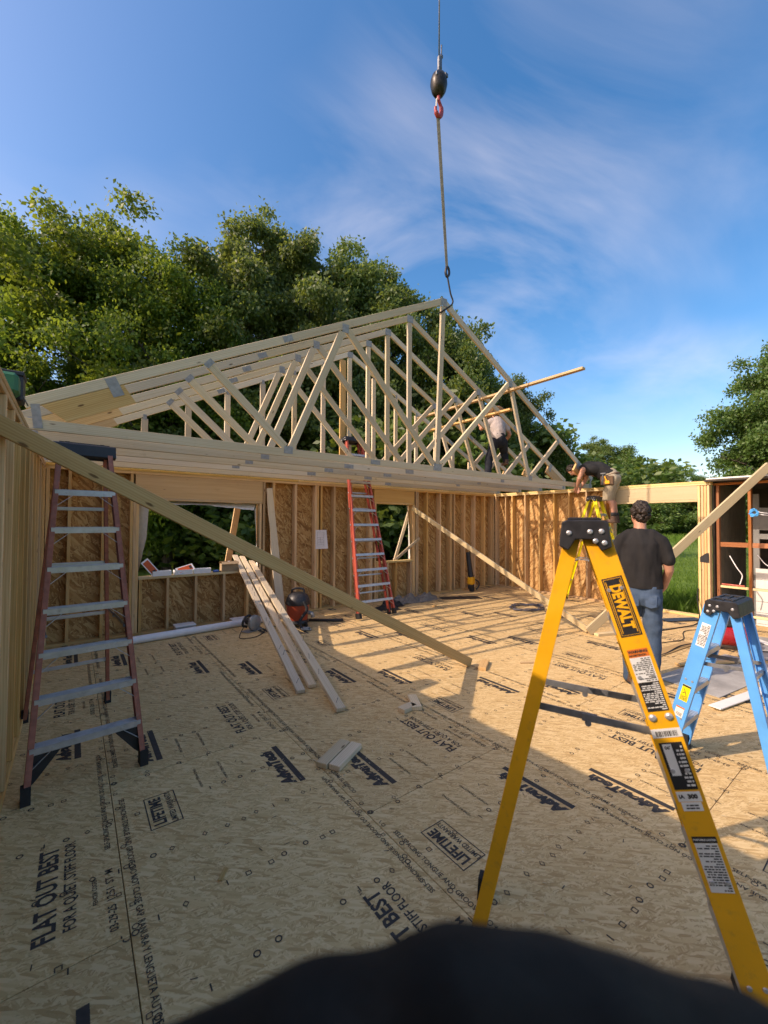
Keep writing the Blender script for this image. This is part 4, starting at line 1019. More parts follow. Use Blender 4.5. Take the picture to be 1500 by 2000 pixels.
# circular saw
MS = Matrix.Translation((2.30, 6.50, 0)) @ Matrix.Rotation(rad(25), 4, 'Z')
sw = thing('circular_saw', 'grey circular saw with black cord lying on the floor by the pipe', 'saw', M=MS)
m = MB(); m.lathe([(.118, 0), (.118, .045), (.10, .055)], 26, Matrix.Translation((0, -.02, .135)) @ Matrix.Rotation(math.pi/2, 4, 'X')); m.build('blade_guard', paint('saw_magnesium', (.30, .31, .31), .4, .4), sw, MS, True, 40)
m = MB(); m.lathe([(.09, 0), (.09, .004)], 26, Matrix.Translation((0, .0, .125)) @ Matrix.Rotation(math.pi/2, 4, 'X')); m.build('blade', STEEL, sw, MS)
m = MB(); m.box((0, 0, .012), (.33, .16, .006)); m.build('base_plate', STEEL, sw, MS)
m = MB(); m.tube([(.05, .03, .12), (.05, .17, .12)], [.055, .05], 14); m.build('motor', BLACK, sw, MS, True, 50)
m = MB(); m.tube(curve_pts([(.02, .02, .2), (-.06, .02, .25), (-.15, .02, .21), (-.18, .02, .12), (-.10, .02, .08)]), .020, 8); m.build('handle', BLACK, sw, MS, True)
m = MB(); m.tube(curve_pts([(-.16, .02, .09), (-.30, -.05, .012), (-.42, -.20, .008), (-.28, -.32, .008), (-.02, -.26, .008), (.10, -.16, .008), (.28, -.12, .008)]), .0055, 6); m.build('power_cord', BLACKR, sw, MS, True)
# shop vacuum
MV = Matrix.Translation((3.02, 6.38, 0)) @ Matrix.Rotation(rad(-30), 4, 'Z')
vc = thing('shop_vacuum', 'red and black shop vacuum cleaner standing by the back wall', 'vacuum', M=MV)
m = MB(); m.lathe([(.15, .09), (.165, .12), (.185, .33), (.19, .36)], 28); m.build('drum', paint('vacuum_red', (.42, .065, .03), .4), vc, MV, True, 50)
m = MB(); m.lathe([(.20, .36), (.205, .38), (.19, .45), (.15, .52), (.10, .55), (.02, .56)], 28); m.build('motor_head', BLACK, vc, MV, True, 50)
m = MB(); m.tube(curve_pts([(-.10, 0, .52), (-.09, 0, .60), (.0, 0, .62), (.09, 0, .60), (.10, 0, .52)]), .018, 8); m.build('carry_handle', BLACK, vc, MV, True)
m = MB(); m.lathe([(.175, .05), (.19, .07), (.175, .11)], 24); m.build('base_ring', BLACK, vc, MV, True, 50)
for k in range(4):
    t = math.pi/4+k*math.pi/2; m = MB(); m.lathe([(.038, -.014), (.045, 0), (.038, .014)], 14, Matrix.Translation((.20*math.cos(t), .20*math.sin(t), .0455)) @ Matrix.Rotation(math.pi/2, 4, 'Y') @ Matrix.Rotation(t, 4, 'X')); m.build('caster', BLACKR, vc, MV, True, 50)
m = MB(); m.tube([(.16, -.08, .24), (.24, -.12, .22), (.26, -.13, .16)], .032, 12); m.build('hose_port', STEEL, vc, MV, True)
m = MB(); m.tube(curve_pts([(.10, -.15, .42), (.16, -.20, .30), (.06, -.26, .14), (.10, -.34, .03), (.22, -.36, .03)]), .024, 10); m.build('hose', BLACKR, vc, MV, True)
tg = MB(); tg.tube([(3.30, 6.52, .028), (3.62, 6.28, .028), (3.78, 6.17, .028)], [.024, .024, .030], 12); tag(tg.build('vacuum_wand', BLACK, smooth=True), 'black vacuum wand lying on the floor right of the shop vacuum', 'wand')
m = MB(); m.tube(curve_pts([(2.93, 6.02, .02), (3.0, 5.97, .05), (3.06, 6.03, .02), (2.98, 6.08, .03), (2.92, 5.99, .035), (3.05, 5.95, .02)]), .017, 8); tag(m.build('air_fitting', STEEL, smooth=True), 'small bundle of shiny metal hose fittings on the floor before the vacuum', 'fittings')
# leaf blower
MG = Matrix.Translation((8.02, 6.98, 0)) @ Matrix.Rotation(rad(15), 4, 'Z')
bl = thing('leaf_blower', 'black and yellow leaf blower standing upright against the back wall', 'leaf blower', M=MG)
m = MB(); m.tube([(0, 0, .36), (0, .03, .52), (0, .09, .98)], [.075, .062, .055], 16); m.build('blower_tube', BLACK, bl, MG, True, 50)
m = MB(); m.box((0, 0, .27), (.17, .16, .20), None, .03); m.build('housing', YEL, bl, MG)
m = MB(); m.lathe([(.08, 0), (.085, .02), (.085, .09), (.06, .11)], 18, Matrix.Translation((0, .05, .12)) @ Matrix.Rotation(math.pi/2, 4, 'X')); m.build('fan_case', BLACK, bl, MG, True, 50)
m = MB(); m.tube(curve_pts([(.05, -.09, .30), (.11, -.15, .24), (.11, -.16, .14), (.03, -.12, .06)]), .018, 8); m.build('handle', BLACK, bl, MG, True)
m = MB(); m.box((0, -.02, .055), (.12, .10, .10), None, .012); m.build('battery', BLACK, bl, MG)
# clothes, tarp, mat along the back wall
def heap(name, label, cat, c, rx, ry, h, mat, seed, rot=0):
    m = MB(); n = 30
    for i in range(n+1):
        for j in range(n+1):
            u, v = (i/n-.5)*2, (j/n-.5)*2; rr = math.hypot(u, v)
            e = 1+.25*noise.noise(Vector((u*1.7+seed, v*1.7, 2))); w = max(0, 1-(rr/e)**2.2)
            f = .5+.8*abs(noise.noise(Vector((u*1.9, v*1.5+seed, 5))))+.12*noise.noise(Vector((u*5, v*3, seed)))
            m.v.append((u*rx*e, v*ry*e, .004+h*w*f))
    for i in range(n):
        for j in range(n): a = i*(n+1)+j; m.f.append([a, a+n+1, a+n+2, a+1]); m.mi.append(0)
    return tag(m.build(name, mat, None, Matrix.Translation(c) @ Matrix.Rotation(rot, 4, 'Z'), True), label, cat)
heap('cloth_heap', 'crumpled black cloth on the floor behind the red ladder foot', 'cloth', (5.02, 6.55, 0), .26, .15, .13, CLOTHB, 1, -.3)
heap('cloth_heap', 'black jacket dropped on the floor right of the red ladder', 'cloth', (5.28, 6.72, 0), .24, .17, .17, CLOTHB, 2)
heap('cloth_heap', 'rumpled grey tarp lying against the back wall', 'tarp', (5.78, 6.84, 0), .40, .18, .20, CLOTHG, 3, -.1)
heap('cloth_heap', 'folded brownish grey jacket at the right end of the rumpled tarp', 'cloth', (6.35, 6.83, 0), .34, .18, .19, CLOTHG, 7, .1)
m = MB(); n = 16
for i in range(n+1):
    for j in range(n+1):
        u, v = i/n, j/n; m.v.append((u*.95, v*.34, .004+.012*abs(noise.noise(Vector((u*4, v*2, 1))))))
for i in range(n):
    for j in range(n): a = i*(n+1)+j; m.f.append([a, a+n+1, a+n+2, a+1]); m.mi.append(0)
tag(m.build('plastic_sheet', BLACK, None, Matrix.Translation((6.62, 6.60, 0)) @ Matrix.Rotation(rad(-28), 4, 'Z'), True), 'flat black plastic sheet on the sunlit floor beyond the jackets', 'sheet')
# coiled hose
m = MB(); pts = []
for k in range(150):
    t = k*.23; rr = .30+.05*math.sin(k*.37)+.02*math.sin(k*1.7); pts.append((7.38+rr*1.15*math.cos(t)+.02*math.sin(k), 4.95+rr*.85*math.sin(t), .012+.05*(.5+.5*math.sin(k*.71))*(k/150)))
m.tube(pts, .0085, 6); tag(m.build('coiled_cord', paint('grey_cord', (.10, .10, .12), .5), smooth=True), 'coil of dark grey cord lying on the sunlit floor', 'cord')
# things on the window sill
ZS = W1[2]+.001
def nailbox(label, x, y, rz, lid, kind):
    M = Matrix.Translation((x, y, ZS)) @ Matrix.Rotation(rz, 4, 'Z'); t = thing('nail_box', label, 'box', M=M)
    m = MB(); L, W, Hh = .26, .11, .075
    for c, s in (((0, 0, .002), (L, W, .003)), ((0, -W/2, Hh/2), (L, .003, Hh)), ((0, W/2, Hh/2), (L, .003, Hh)), ((-L/2, 0, Hh/2), (.003, W, Hh)), ((L/2, 0, Hh/2), (.003, W, Hh))): m.box(c, s, None, .0005)
    m.build('tray', WHITE, t, M)
    if lid is not None:
        M2 = M @ Matrix.Translation(lid[0]) @ Euler(lid[1]).to_matrix().to_4x4(); m = MB(); m.box((0, 0, 0), (.27, .12, .004), None, .0006); ld = m.build('lid', WHITE, t, M2)
        for sgn in (-1, 1):
            m = MB(); m.box((.0, .0, sgn*.003), (.22, .09, .0008), None, .0002); m.build('orange_panel', ORANGE, ld, M2)
            m = MB(); m.box((.085, .0, sgn*.0038), (.04, .06, .0006), None, .0002); m.build('dark_print', INK, ld, M2)
    m = MB()
    for k in range(18): a = R.uniform(-.1, .1), R.uniform(-.04, .04); m.tube([(a[0]-.03, a[1], .03+R.uniform(0, .035)), (a[0]+.03, a[1]+R.uniform(-.02, .02), .03+R.uniform(0, .035))], .0018, 4)
    m.build('loose_nails', DKSTEEL, t, M)
nailbox('white and orange nail box with its lid standing open at the left of the sill', 1.12, 7.27, .05, ((-.16, .0, .14), (rad(80), rad(52), 0)), 0)
nailbox('orange topped nail box in the middle of the window sill', 1.43, 7.28, .1, ((.03, -.02, .085), (rad(48), rad(-14), rad(6))), 1)
nailbox('plain white open nail box right of the orange one on the sill', 1.72, 7.28, -.08, None, 2)
t = thing('tape_gun', 'small blue tool lying on the sill left of the cardboard box', 'tool', (1.93, 7.25, ZS)); bx('body', (.09, .05, .035), (1.93, 7.25, ZS+.0185), paint('blue_plastic', (.03, .10, .35), .4), t, .012); bx('nozzle', (.05, .02, .02), (1.995, 7.25, ZS+.011), BLACK, t, .005)
t = thing('cardboard_box', 'small brown cardboard box on the sill beside the leaning boards', 'box', (2.16, 7.29, ZS))
bx('carton', (.28, .12, .13), (2.16, 7.29, ZS+.066), CARD, t, .002)
for s in (-1, 1):
    m = MB(); m.box((0, 0, 0), (.28, .07, .003), None, .0005); m.build('flap', CARD, t, Matrix.Translation((2.16, 7.29+s*.082, ZS+.148)) @ Matrix.Rotation(-s*.6, 4, 'X'))
bx('paper_tag', (.03, .02, .04), (2.15, 7.27, ZS+.155), PAPER, t, .001)
# tool case on top of the left wall
t = thing('tool_case', 'black and green tool case standing on top of the left wall', 'case', (-.36, 3.62, ZT))
bx('case', (.15, .17, .17), (-.355, 3.68, ZT+.087), BLACK, t, .012); bx('green_shell', (.14, .16, .13), (-.36, 3.50, ZT+.075), GREEN, t, .02); bx('lid', (.16, .18, .03), (-.355, 3.68, ZT+.182), BLACK, t, .006)
m = MB(); m.tube(curve_pts([(-.28, 3.62, ZT+.04), (-.262, 3.65, ZT+.0), (-.262, 3.70, ZT+.0), (-.28, 3.73, ZT+.04)]), .004, 6); m.build('latch', STEEL, t)

# ------------------------------------------------------------------ crane line above the front truss
def YP(x, y, Y): 
    d = rt*((x-750)/F_PX)-up*((y-1000)/F_PX)+fw; k = Y/d.y; return Vector((0, 0, CAM_H))+d*k
YH = 4.56
cr = thing('crane_hook', 'black crane headache ball with red hook hanging on a steel cable', 'crane hook', tuple(YP(857, 165, YH)))
ball = YP(857, 165, YH)
m = MB(); m.lathe([(.03, -.195), (.075, -.17), (.115, -.10), (.135, -.01), (.13, .06), (.11, .12), (.07, .17), (.03, .185)], 26, Matrix.Translation(ball)); m.build('ball', paint('ball_iron', (.03, .027, .025), .38, .5, .3, 12), cr, smooth=True, angle=60)
m = MB(); m.box((-.10, -.07, .05), (.05, .03, .07), Matrix.Translation(ball), .008); m.box((.05, -.12, .08), (.06, .02, .06), Matrix.Translation(ball), .006); m.build('maker_plate', DKSTEEL, cr)
m = MB(); m.tube([ball+Vector((0, 0, .18)), ball+Vector((.0, 0, .26))], .028, 10); m.box((.02, 0, .36), (.07, .05, .20), Matrix.Translation(ball), .012); m.box((.05, 0, .48), (.05, .05, .05), Matrix.Translation(ball), .008); m.build('wedge_socket', DKSTEEL, cr)
m = MB(); m.tube([ball+Vector((.055, 0, .38)), ball+Vector((.06, 0, .68))], .011, 6); m.build('cable_tail', DKSTEEL, cr)
m = MB(); m.tube([ball+Vector((.005, 0, .40)), ball+Vector((.01, .0, 3)), ball+Vector((.03, .0, 16))], .011, 8); m.build('cable', DKSTEEL, cr, smooth=True)
m = MB(); hb = ball-Vector((0, 0, .19)); m.tube(curve_pts([hb+Vector(p) for p in ((0, 0, .02), (0, 0, -.07), (.055, 0, -.16), (.05, 0, -.27), (-.01, 0, -.33), (-.065, 0, -.28), (-.07, 0, -.21))]), [.028]*6+[.026]*6+[.034]*6+[.036]*6+[.033]*6+[.024]*6+[.010], 12); m.build('hook', paint('hook_red', (.36, .045, .05), .45, 0, .2, 20), cr, smooth=True)
m = MB(); m.bar(hb+Vector((-.045, 0, -.06)), hb+Vector((-.06, 0, -.24)), (0, 1, 0), .03, .008); m.build('safety_latch', STEEL, cr)
st0 = hb+Vector((-.01, 0, -.30)); st1 = YP(873, 522, YH); st2 = YP(884, 592, YH-.02); st3 = YP(866, 607, YH-.05)
mid = st1-Vector((0, 0, .16))
sg = thing('lifting_strap', 'long grey webbing strap with black hook holding the truss peak', 'strap', tuple(st1))
m = MB(); m.bar(st0, st1+Vector((0, 0, -.03)), tuple(rt), .040, .012); m.bar(st0+Vector((.012, .03, -.02)), st1+Vector((.012, .02, .02)), tuple(rt), .036, .008); m.build('webbing', paint('webbing', (.10, .105, .085), .8, 0, .3, 30), sg)
m = MB(); m.tube(curve_pts([st1+Vector((0, 0, .02)), st1+Vector((.04, 0, -.02)), st1+Vector((.045, 0, -.10)), st1+Vector((.0, 0, -.15)), st1+Vector((-.03, 0, -.09)), st1+Vector((-.01, 0, .0))]), .020, 10); m.build('sling_hook', BLACK, sg, smooth=True)
m = MB(); m.tube(curve_pts([mid+Vector((.01, 0, .02)), mid.lerp(st2, .6), st2, st3, st3+Vector((-.05, .05, -.03))], 5), .013, 8); m.build('sling_cable', BLACKR, sg, smooth=True)

# ------------------------------------------------------------------ opened-up old building at the right
ob = thing('old_building', 'opened up old shed wall with reddish studs at the right edge', 'building', (10.4, 1.2, GZ))
for y in (2.345, 1.90, 1.47, 1.05, .6): board('stud', (9.47, y, -.16), (9.47, y, 2.44), (1, 0, 0), .10, .042, REDW, ob)
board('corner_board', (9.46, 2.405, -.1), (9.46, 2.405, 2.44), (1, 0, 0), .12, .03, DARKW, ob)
for z, mat, yr in ((1.36, REDW, .036), (.60, FRESH, .036), (.12, FRESH, .036)):
    for a, b_ in ((2.32, 1.925), (1.875, 1.495), (1.445, 1.075)): board('blocking', (9.47, a, z), (9.47, b_, z), (0, 0, 1) if z > 1 else (1, 0, 0), .085, .038, mat, ob)
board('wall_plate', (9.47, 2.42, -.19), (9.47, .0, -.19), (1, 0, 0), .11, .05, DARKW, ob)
board('wall_plate', (9.47, 2.42, 2.462), (9.47, .0, 2.462), (1, 0, 0), .11, .04, REDW, ob)
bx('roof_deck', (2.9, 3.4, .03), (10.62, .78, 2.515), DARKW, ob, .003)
board('roof_edge', (9.36, 2.46, 2.55), (9.36, -.9, 2.55), (1, 0, 0), .30, .028, SIDING, ob)
bx('floor_slab', (2.7, 3.3, .3), (10.75, .75, -.37), GREYP, ob, .005)
for k in range(14): bx('wall_panel', (.155, .018, 2.7), (9.62+k*.158, 2.445, 1.14), TAN, ob, .003)
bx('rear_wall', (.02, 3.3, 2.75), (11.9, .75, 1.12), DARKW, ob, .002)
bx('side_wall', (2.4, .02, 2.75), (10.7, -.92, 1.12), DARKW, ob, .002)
bx('door_frame', (.06, .09, 2.5), (10.30, 1.98, 1.05), GREYW, ob, .004); bx('door_frame', (.05, .9, .42), (10.30, 1.49, 1.83), GREYW, ob, .004); bx('door_frame', (.05, .9, .10), (10.30, 1.49, 1.50), GREYW, ob, .004)
bx('shelf_board', (.03, .5, .55), (10.6, 1.55, 1.25), HEAD, ob, .004)
for k in range(6): bx('siding_board', (.016, .95, .198), (10.22, 1.51, -.22+k*.205), SIDING, ob, .004)
m = MB(); m.tube(curve_pts([(9.60, 2.22, 1.15), (9.58, 2.12, .95), (9.60, 2.05, .82), (9.59, 2.06, .72), (9.58, 2.08, .64)]), .009, 6); m.build('cut_cable', WHITE, ob, smooth=True)
m = MB(); m.tube(curve_pts([(9.42, 1.80, 1.20), (9.5, 1.72, 1.05), (9.5, 1.62, .99), (9.5, 1.5, .98)]), .007, 6); m.build('cut_cable', WHITE, ob, smooth=True)
m = MB(); m.tube([(9.43, 2.30, .645), (9.43, 1.98, .64)], .013, 8); m.build('pry_bar', paint('red_bar', (.45, .06, .03), .5), ob)
m = MB()
rr = random.Random(5); pts = [(9.37+rr.uniform(-.02, .02), 1.83+.05*math.cos(k*.9)+rr.uniform(-.02, .02), 1.93+.05*math.sin(k*.9)+rr.uniform(-.02, .02)) for k in range(46)]
m.tube(curve_pts(pts, 3), .007, 6); o = m.build('rope_bundle', paint('sky_blue_rope', (.04, .36, .75), .6), None, smooth=True); tag(o, 'bright blue rope bundle hanging on the reddish stud', 'rope')
m = MB()
for dz in (0, .035): m.tube(curve_pts([(9.40, 1.80, 1.96-dz), (9.41, 1.74, 1.93-dz), (9.41, 1.6, 1.915-dz), (9.41, 1.3, 1.92-dz), (9.41, 1.08, 1.93-dz)]), .007, 6)
m.build('rope_line', WHITE, o, smooth=True)
# compressor
MK = Matrix.Translation((7.28, 1.72, 0)) @ Matrix.Rotation(rad(-62), 4, 'Z')
cp = thing('air_compressor', 'red air compressor on the floor behind the blue ladder', 'compressor', M=MK)
m = MB(); m.tube([(-.27, 0, .19), (-.24, 0, .19), (-.19, 0, .19), (.19, 0, .19), (.24, 0, .19), (.27, 0, .19)], [.03, .10, .135, .135, .10, .03], 24); m.build('tank', REDP, cp, MK, True)
m = MB(); m.box((0, 0, .345), (.30, .15, .05), None, .01); m.box((.06, 0, .42), (.16, .14, .13), None, .02); m.build('motor', BLACK, cp, MK)
m = MB(); m.lathe([(.06, 0), (.06, .10)], 16, Matrix.Translation((-.09, -.05, .42)) @ Matrix.Rotation(-math.pi/2, 4, 'X')); m.build('pump', DKSTEEL, cp, MK, True, 40)
for x in (-.17, .17):
    m = MB(); m.box((x, 0, .03), (.03, .24, .06), None, .005); m.build('foot', BLACK, cp, MK)
m = MB(); m.tube(curve_pts([(-.24, 0, .30), (-.28, 0, .42), (0, 0, .53), (.28, 0, .42), (.24, 0, .30)]), .012, 8); m.build('handle', BLACK, cp, MK, True)
# sheets, strips and cables round the compressor
def sheet(label, x, y, rz, lx, ly, mat, z=.006, t=.008, tilt=0, nm='loose_sheet', cat='sheet'):
    return tag(bx(nm, (lx, ly, t), (0, 0, 0), mat, None, .002, Matrix.Translation((x, y, z)) @ Matrix.Rotation(rz, 4, 'Z') @ Matrix.Rotation(tilt, 4, 'X')), label, cat)
sheet('large grey sheet lying on the floor behind the blue ladder', 6.05, 1.48, rad(-8), 1.7, .62, GREYP)
sheet('second grey sheet lying askew farther toward the shed', 7.75, 1.25, rad(12), 1.4, .9, GREYP, .016)
sheet('white edged strip along the front of the large grey sheet', 5.75, 1.06, rad(-11), 1.9, .10, SIDING, .022, .012, nm='trim_strip', cat='strip')
sheet('long white siding strip lying right of the compressor', 6.9, .92, rad(-26), 1.6, .12, SIDING, .020, .012, nm='trim_strip', cat='strip')
sheet('white siding strip lying crosswise in front of the shed', 8.2, 1.75, rad(50), 1.1, .12, SIDING, .034, .012, nm='trim_strip', cat='strip')
sheet('brown board strip on the floor to the right of the man', 6.55, 2.18, rad(-5), 1.25, .16, DULL, .010, .012, nm='trim_strip', cat='strip')
sheet('grey brown batten lying in front of the red compressor', 6.35, 1.62, rad(-30), 1.05, .07, DULL, .030, .02, nm='trim_strip', cat='strip')
sheet('black flashing piece lying by the door opening', 8.75, 2.72, rad(-28), .75, .22, BLACK, .012, .012, nm='trim_strip', cat='strip')
cord('power_cord', 'dark cord looping over the floor from behind the man to the opening', [(6.3, 2.75, .01), (7.2, 2.72, .01), (8.0, 2.55, .01), (8.6, 2.45, .012), (9.0, 2.52, .10), (9.18, 2.60, .35), (9.22, 2.60, .55)], .009, BLACKR)
cord('power_cord', 'dark cord curving on the floor left of the compressor', [(5.6, 2.35, .01), (6.2, 2.15, .012), (6.8, 2.12, .034), (7.15, 1.95, .06), (7.3, 1.8, .12)], .009, BLACKR)
cord('power_cord', 'thin cord lying in an arc to the right of the man', [(6.4, 2.5, .009), (6.9, 2.35, .009), (7.3, 2.25, .009), (7.9, 2.4, .009), (8.4, 2.1, .03)], .006, BLACKR)
cord('power_cord', 'black cord tangled on the grey sheets right of the compressor', [(7.3, 1.45, .04), (7.6, 1.1, .04), (7.9, 1.35, .045), (8.2, 1.05, .045), (7.8, .85, .04), (7.3, .95, .05), (6.9, 1.2, .05)], .008, BLACKR)

# ------------------------------------------------------------------ dark sleeve close to the lens
def CV(x, y, d): return Vector((0, 0, CAM_H))+(rt*((x-750)/F_PX)-up*((y-1000)/F_PX)+fw)*d
b = MB()
limb(b, [(CV(-250, 2560, .18), .040), (CV(300, 2290, .170), .041), (CV(640, 2150, .166), .041), (CV(900, 2084, .165), .041), (CV(1200, 2126, .165), .041), (CV(1500, 2208, .166), .041), (CV(1850, 2365, .17), .040)])
SL = skin(b, 'dark_sleeve', cloth_mat('dark_fleece', (.014, .012, .010), (.036, .031, .025), 3, .6), None, None, .0045, 2, .006, 22, (.6, .6, 1), 3)
tag(SL, 'dark blurred sleeve of a raised arm close to the camera at the bottom edge', 'sleeve')

# ------------------------------------------------------------------ trees
def leaf_mat(name, lo, mid, hi, trans=.38):
    t = NT(name); g = t.n('ShaderNodeNewGeometry'); col = t.ramp(g.outputs['Random Per Island'], [(.0, lo), (.5, mid), (1.0, hi)])
    oi = t.n('ShaderNodeObjectInfo'); hv = t.n('ShaderNodeHueSaturation'); t.l(col, hv.inputs['Color'])
    t.l(t.rng(oi.outputs['Random'], 0, 1, .485, .515), hv.inputs['Hue']); t.l(t.rng(oi.outputs['Random'], 0, 1, .82, 1.15), hv.inputs['Value'])
    t.p.inputs['Roughness'].default_value = .48; t.p.inputs['Specular IOR Level'].default_value = .45; t.l(hv.outputs[0], t.p.inputs['Base Color'])
    tr = t.n('ShaderNodeBsdfTranslucent'); mx = t.n('ShaderNodeMix', data_type='RGBA'); mx.inputs[0].default_value = .5; t.l(hv.outputs[0], mx.inputs[6]); mx.inputs[7].default_value = (.32, .38, .035, 1); t.l(mx.outputs[2], tr.inputs[0])
    ms = t.n('ShaderNodeMixShader'); ms.inputs[0].default_value = trans; t.l(t.p.outputs[0], ms.inputs[1]); t.l(tr.outputs[0], ms.inputs[2])
    t.l(ms.outputs[0], t.t.nodes['Material Output'].inputs[0]); return t.m
LEAF1 = leaf_mat('leaf_bright', (.050, .120, .014), (.105, .205, .026), (.17, .28, .05), .55)
LEAF2 = leaf_mat('leaf_olive', (.060, .112, .030), (.11, .175, .050), (.165, .23, .08), .5)
LEAF3 = leaf_mat('leaf_deep', (.040, .090, .018), (.078, .140, .032), (.125, .19, .05), .42)
def bark_mat():
    t = NT('bark'); v = t.coord(); f = t.noise(t.map(v, (6, 6, 1.2)), 2, 6, .7); t.bump(f, .9, .03)
    return t.fin(t.ramp(f, [(.35, (.025, .02, .016)), (.65, (.10, .085, .068))]), .9, 0, .2)
BARK = bark_mat()
def leaves_mesh(name, clumps, per, size, mat, seed, droop=.3):
    """leaf-sized rhombs spread through clumps: (centre, radius vector)"""
    g = np.random.default_rng(seed); V = []; nleaf = 0
    tw = sum(c[1][0]*c[1][1]*.5+c[1][0]*c[1][2]*.5 for c in clumps)
    for c, r in clumps:
        n = max(20, int(per*(r[0]*r[1]*.5+r[0]*r[2]*.5)/tw))
        d = g.normal(size=(n, 3)); d /= np.linalg.norm(d, axis=1)[:, None]
        rad_ = g.random((n, 1))**.40*(1+.22*g.normal(size=(n, 1)))
        p = np.array(c)+d*rad_*np.array(r)
        # twigs: pull groups of leaves towards shared points so that tufts form
        nt = max(4, n//14); tq = g.normal(size=(nt, 3)); tq /= np.linalg.norm(tq, axis=1)[:, None]; tq = np.array(c)+tq*(g.random((nt, 1))**.35)*np.array(r)*1.08
        k = g.integers(0, nt, n); p = p*.38+tq[k]*.62+g.normal(size=(n, 3))*size*.8
        a = d*.7+g.normal(size=(n, 3))*.8; a[:, 2] -= droop; a /= np.linalg.norm(a, axis=1)[:, None]
        u = g.normal(size=(n, 3)); u[:, 2] *= .35; b = np.cross(a, u); b /= np.linalg.norm(b, axis=1)[:, None]+1e-9
        L = (size*(.65+.7*g.random((n, 1)))); W = L*.30
        nn = np.cross(a, b)*L*.10
        V.append(np.stack([p, p+a*L*.48+b*W-nn, p+a*L, p+a*L*.48-b*W-nn], 1).reshape(-1, 3)); nleaf += n
    V = np.concatenate(V).astype(np.float32); me = bpy.data.meshes.new(name)
    me.vertices.add(len(V)); me.vertices.foreach_set('co', V.ravel()); me.loops.add(nleaf*4); me.loops.foreach_set('vertex_index', np.arange(nleaf*4, dtype=np.int32))
    me.polygons.add(nleaf); me.polygons.foreach_set('loop_start', np.arange(0, nleaf*4, 4, dtype=np.int32)); me.polygons.foreach_set('loop_total', np.full(nleaf, 4, np.int32))
    me.update(); me.materials.append(mat); return me
def crown(seed, h, w, z0, n):
    """limbs that fork from the trunk, each carrying small clumps towards its end"""
    rr = random.Random(seed); out = []; limbs = []
    lob = [(rr.uniform(0, 6.28), rr.uniform(.7, 1.2)) for _ in range(5)]
    for k in range(n):
        t = (k+.5)/n; zt = z0+(h-z0)*(.10+.82*t**.9)
        env = w*(math.sin(math.pi*(.16+.74*t))**.7)*(1-.45*t)
        az = k*2.39996+rr.uniform(-.4, .4); env *= max(lob, key=lambda q: math.cos(az-q[0]))[1]*rr.uniform(.78, 1.08)
        za = max(z0*.5, zt-env*rr.uniform(.55, .95)); tip = Vector((env*math.cos(az), env*math.sin(az), zt)); base = Vector((0, 0, min(za, h*.8)))
        limbs.append((base, tip)); m = 6
        for j in range(m):
            u = .34+.66*(j+rr.random()*.7)/m; p = base.lerp(tip, u); p.z += .10*env*math.sin(u*3.1)
            sp = w*.16*(.4+u); p += Vector((rr.gauss(0, sp), rr.gauss(0, sp), rr.gauss(0, sp*.6)))
            q = w*(.125+.10*rr.random())*(1.15-.3*t); out.append((tuple(p), (q*1.2, q*1.2, q*.8)))
    for k in range(9):
        p = (rr.gauss(0, w*.09), rr.gauss(0, w*.09), h*(.80+.17*k/8)); q = w*rr.uniform(.12, .2); out.append((p, (q, q, q*1.05)))
    return out, limbs
def trunk_mesh(name, clumps, limbs, h, r, seed):
    rr = random.Random(seed+50); m = MB(); bx_, by_ = rr.uniform(-.3, .3), rr.uniform(-.3, .3)
    axis = [Vector((bx_*math.sin(k*.9)*k*.15, by_*math.sin(k*.7+1)*k*.15, h*.86*k/7-.3)) for k in range(8)]
    m.tube(axis, [r*(1.25 if k == 0 else 1)*(1-k/8.3) for k in range(8)], 10)
    def on(z): k = min(6.9, max(0, (z+.3)/(h*.86)*7)); i = int(k); return axis[i].lerp(axis[min(7, i+1)], k-i), r*(1-k/8.3)
    for a, c in limbs:
        a, q = on(a.z); q *= .55; mid = a.lerp(c, .5)+Vector((rr.uniform(-.25, .25), rr.uniform(-.25, .25), .10*(c-a).length))
        P = curve_pts([a, mid, c], 4); m.tube(P, [max(.012, q*(1-j/9)) for j in range(len(P))], 6)
        for j in (3, 5, 6):
            d = (P[j]-a); e = P[j]+Vector((rr.gauss(0, .5), rr.gauss(0, .5), rr.uniform(.1, .8)))*(.12*h/3); m.tube([P[j], P[j].lerp(e, .5)+Vector((0, 0, .05)), e], [max(.01, q*.35), max(.008, q*.22), .006], 5)
    me = bpy.data.meshes.new(name); me.from_pydata(m.v, [], m.f); me.materials.append(BARK); me.polygons.foreach_set('use_smooth', [True]*len(me.polygons)); return me
TREES = {}
def tree_kind(key, h, w, z0, n, per, size, mat, seed, r, droop):
    cl, li = crown(seed, h, w, z0, n); lm = leaves_mesh('crown', cl, per, size, mat, seed, droop)
    zs = np.empty(len(lm.vertices)*3, np.float32); lm.vertices.foreach_get('co', zs); TREES[key] = (lm, trunk_mesh('trunk', cl, li, h, r, seed), float(np.percentile(zs[2::3], 99.6)))
tree_kind('broad', 15.0, 4.9, 1.6, 27, 80000, .165, LEAF1, 3, .26, .25)
tree_kind('broad2', 15.0, 4.5, 1.2, 26, 78000, .165, LEAF1, 17, .24, .25)
tree_kind('tall', 15.5, 3.5, 1.5, 26, 72000, .165, LEAF2, 8, .22, .75)
tree_kind('tall2', 15.0, 3.7, 1.0, 26, 72000, .165, LEAF2, 29, .22, .75)
tree_kind('dense', 12.0, 4.4, .4, 30, 90000, .17, LEAF3, 12, .25, .3)
tree_kind('bush', 4.2, 2.4, .0, 14, 20000, .16, LEAF3, 21, .07, .2)
def at(px, d):
    v = fw+rt*((px-750)/F_PX); p = v*d; return p.x, p.y
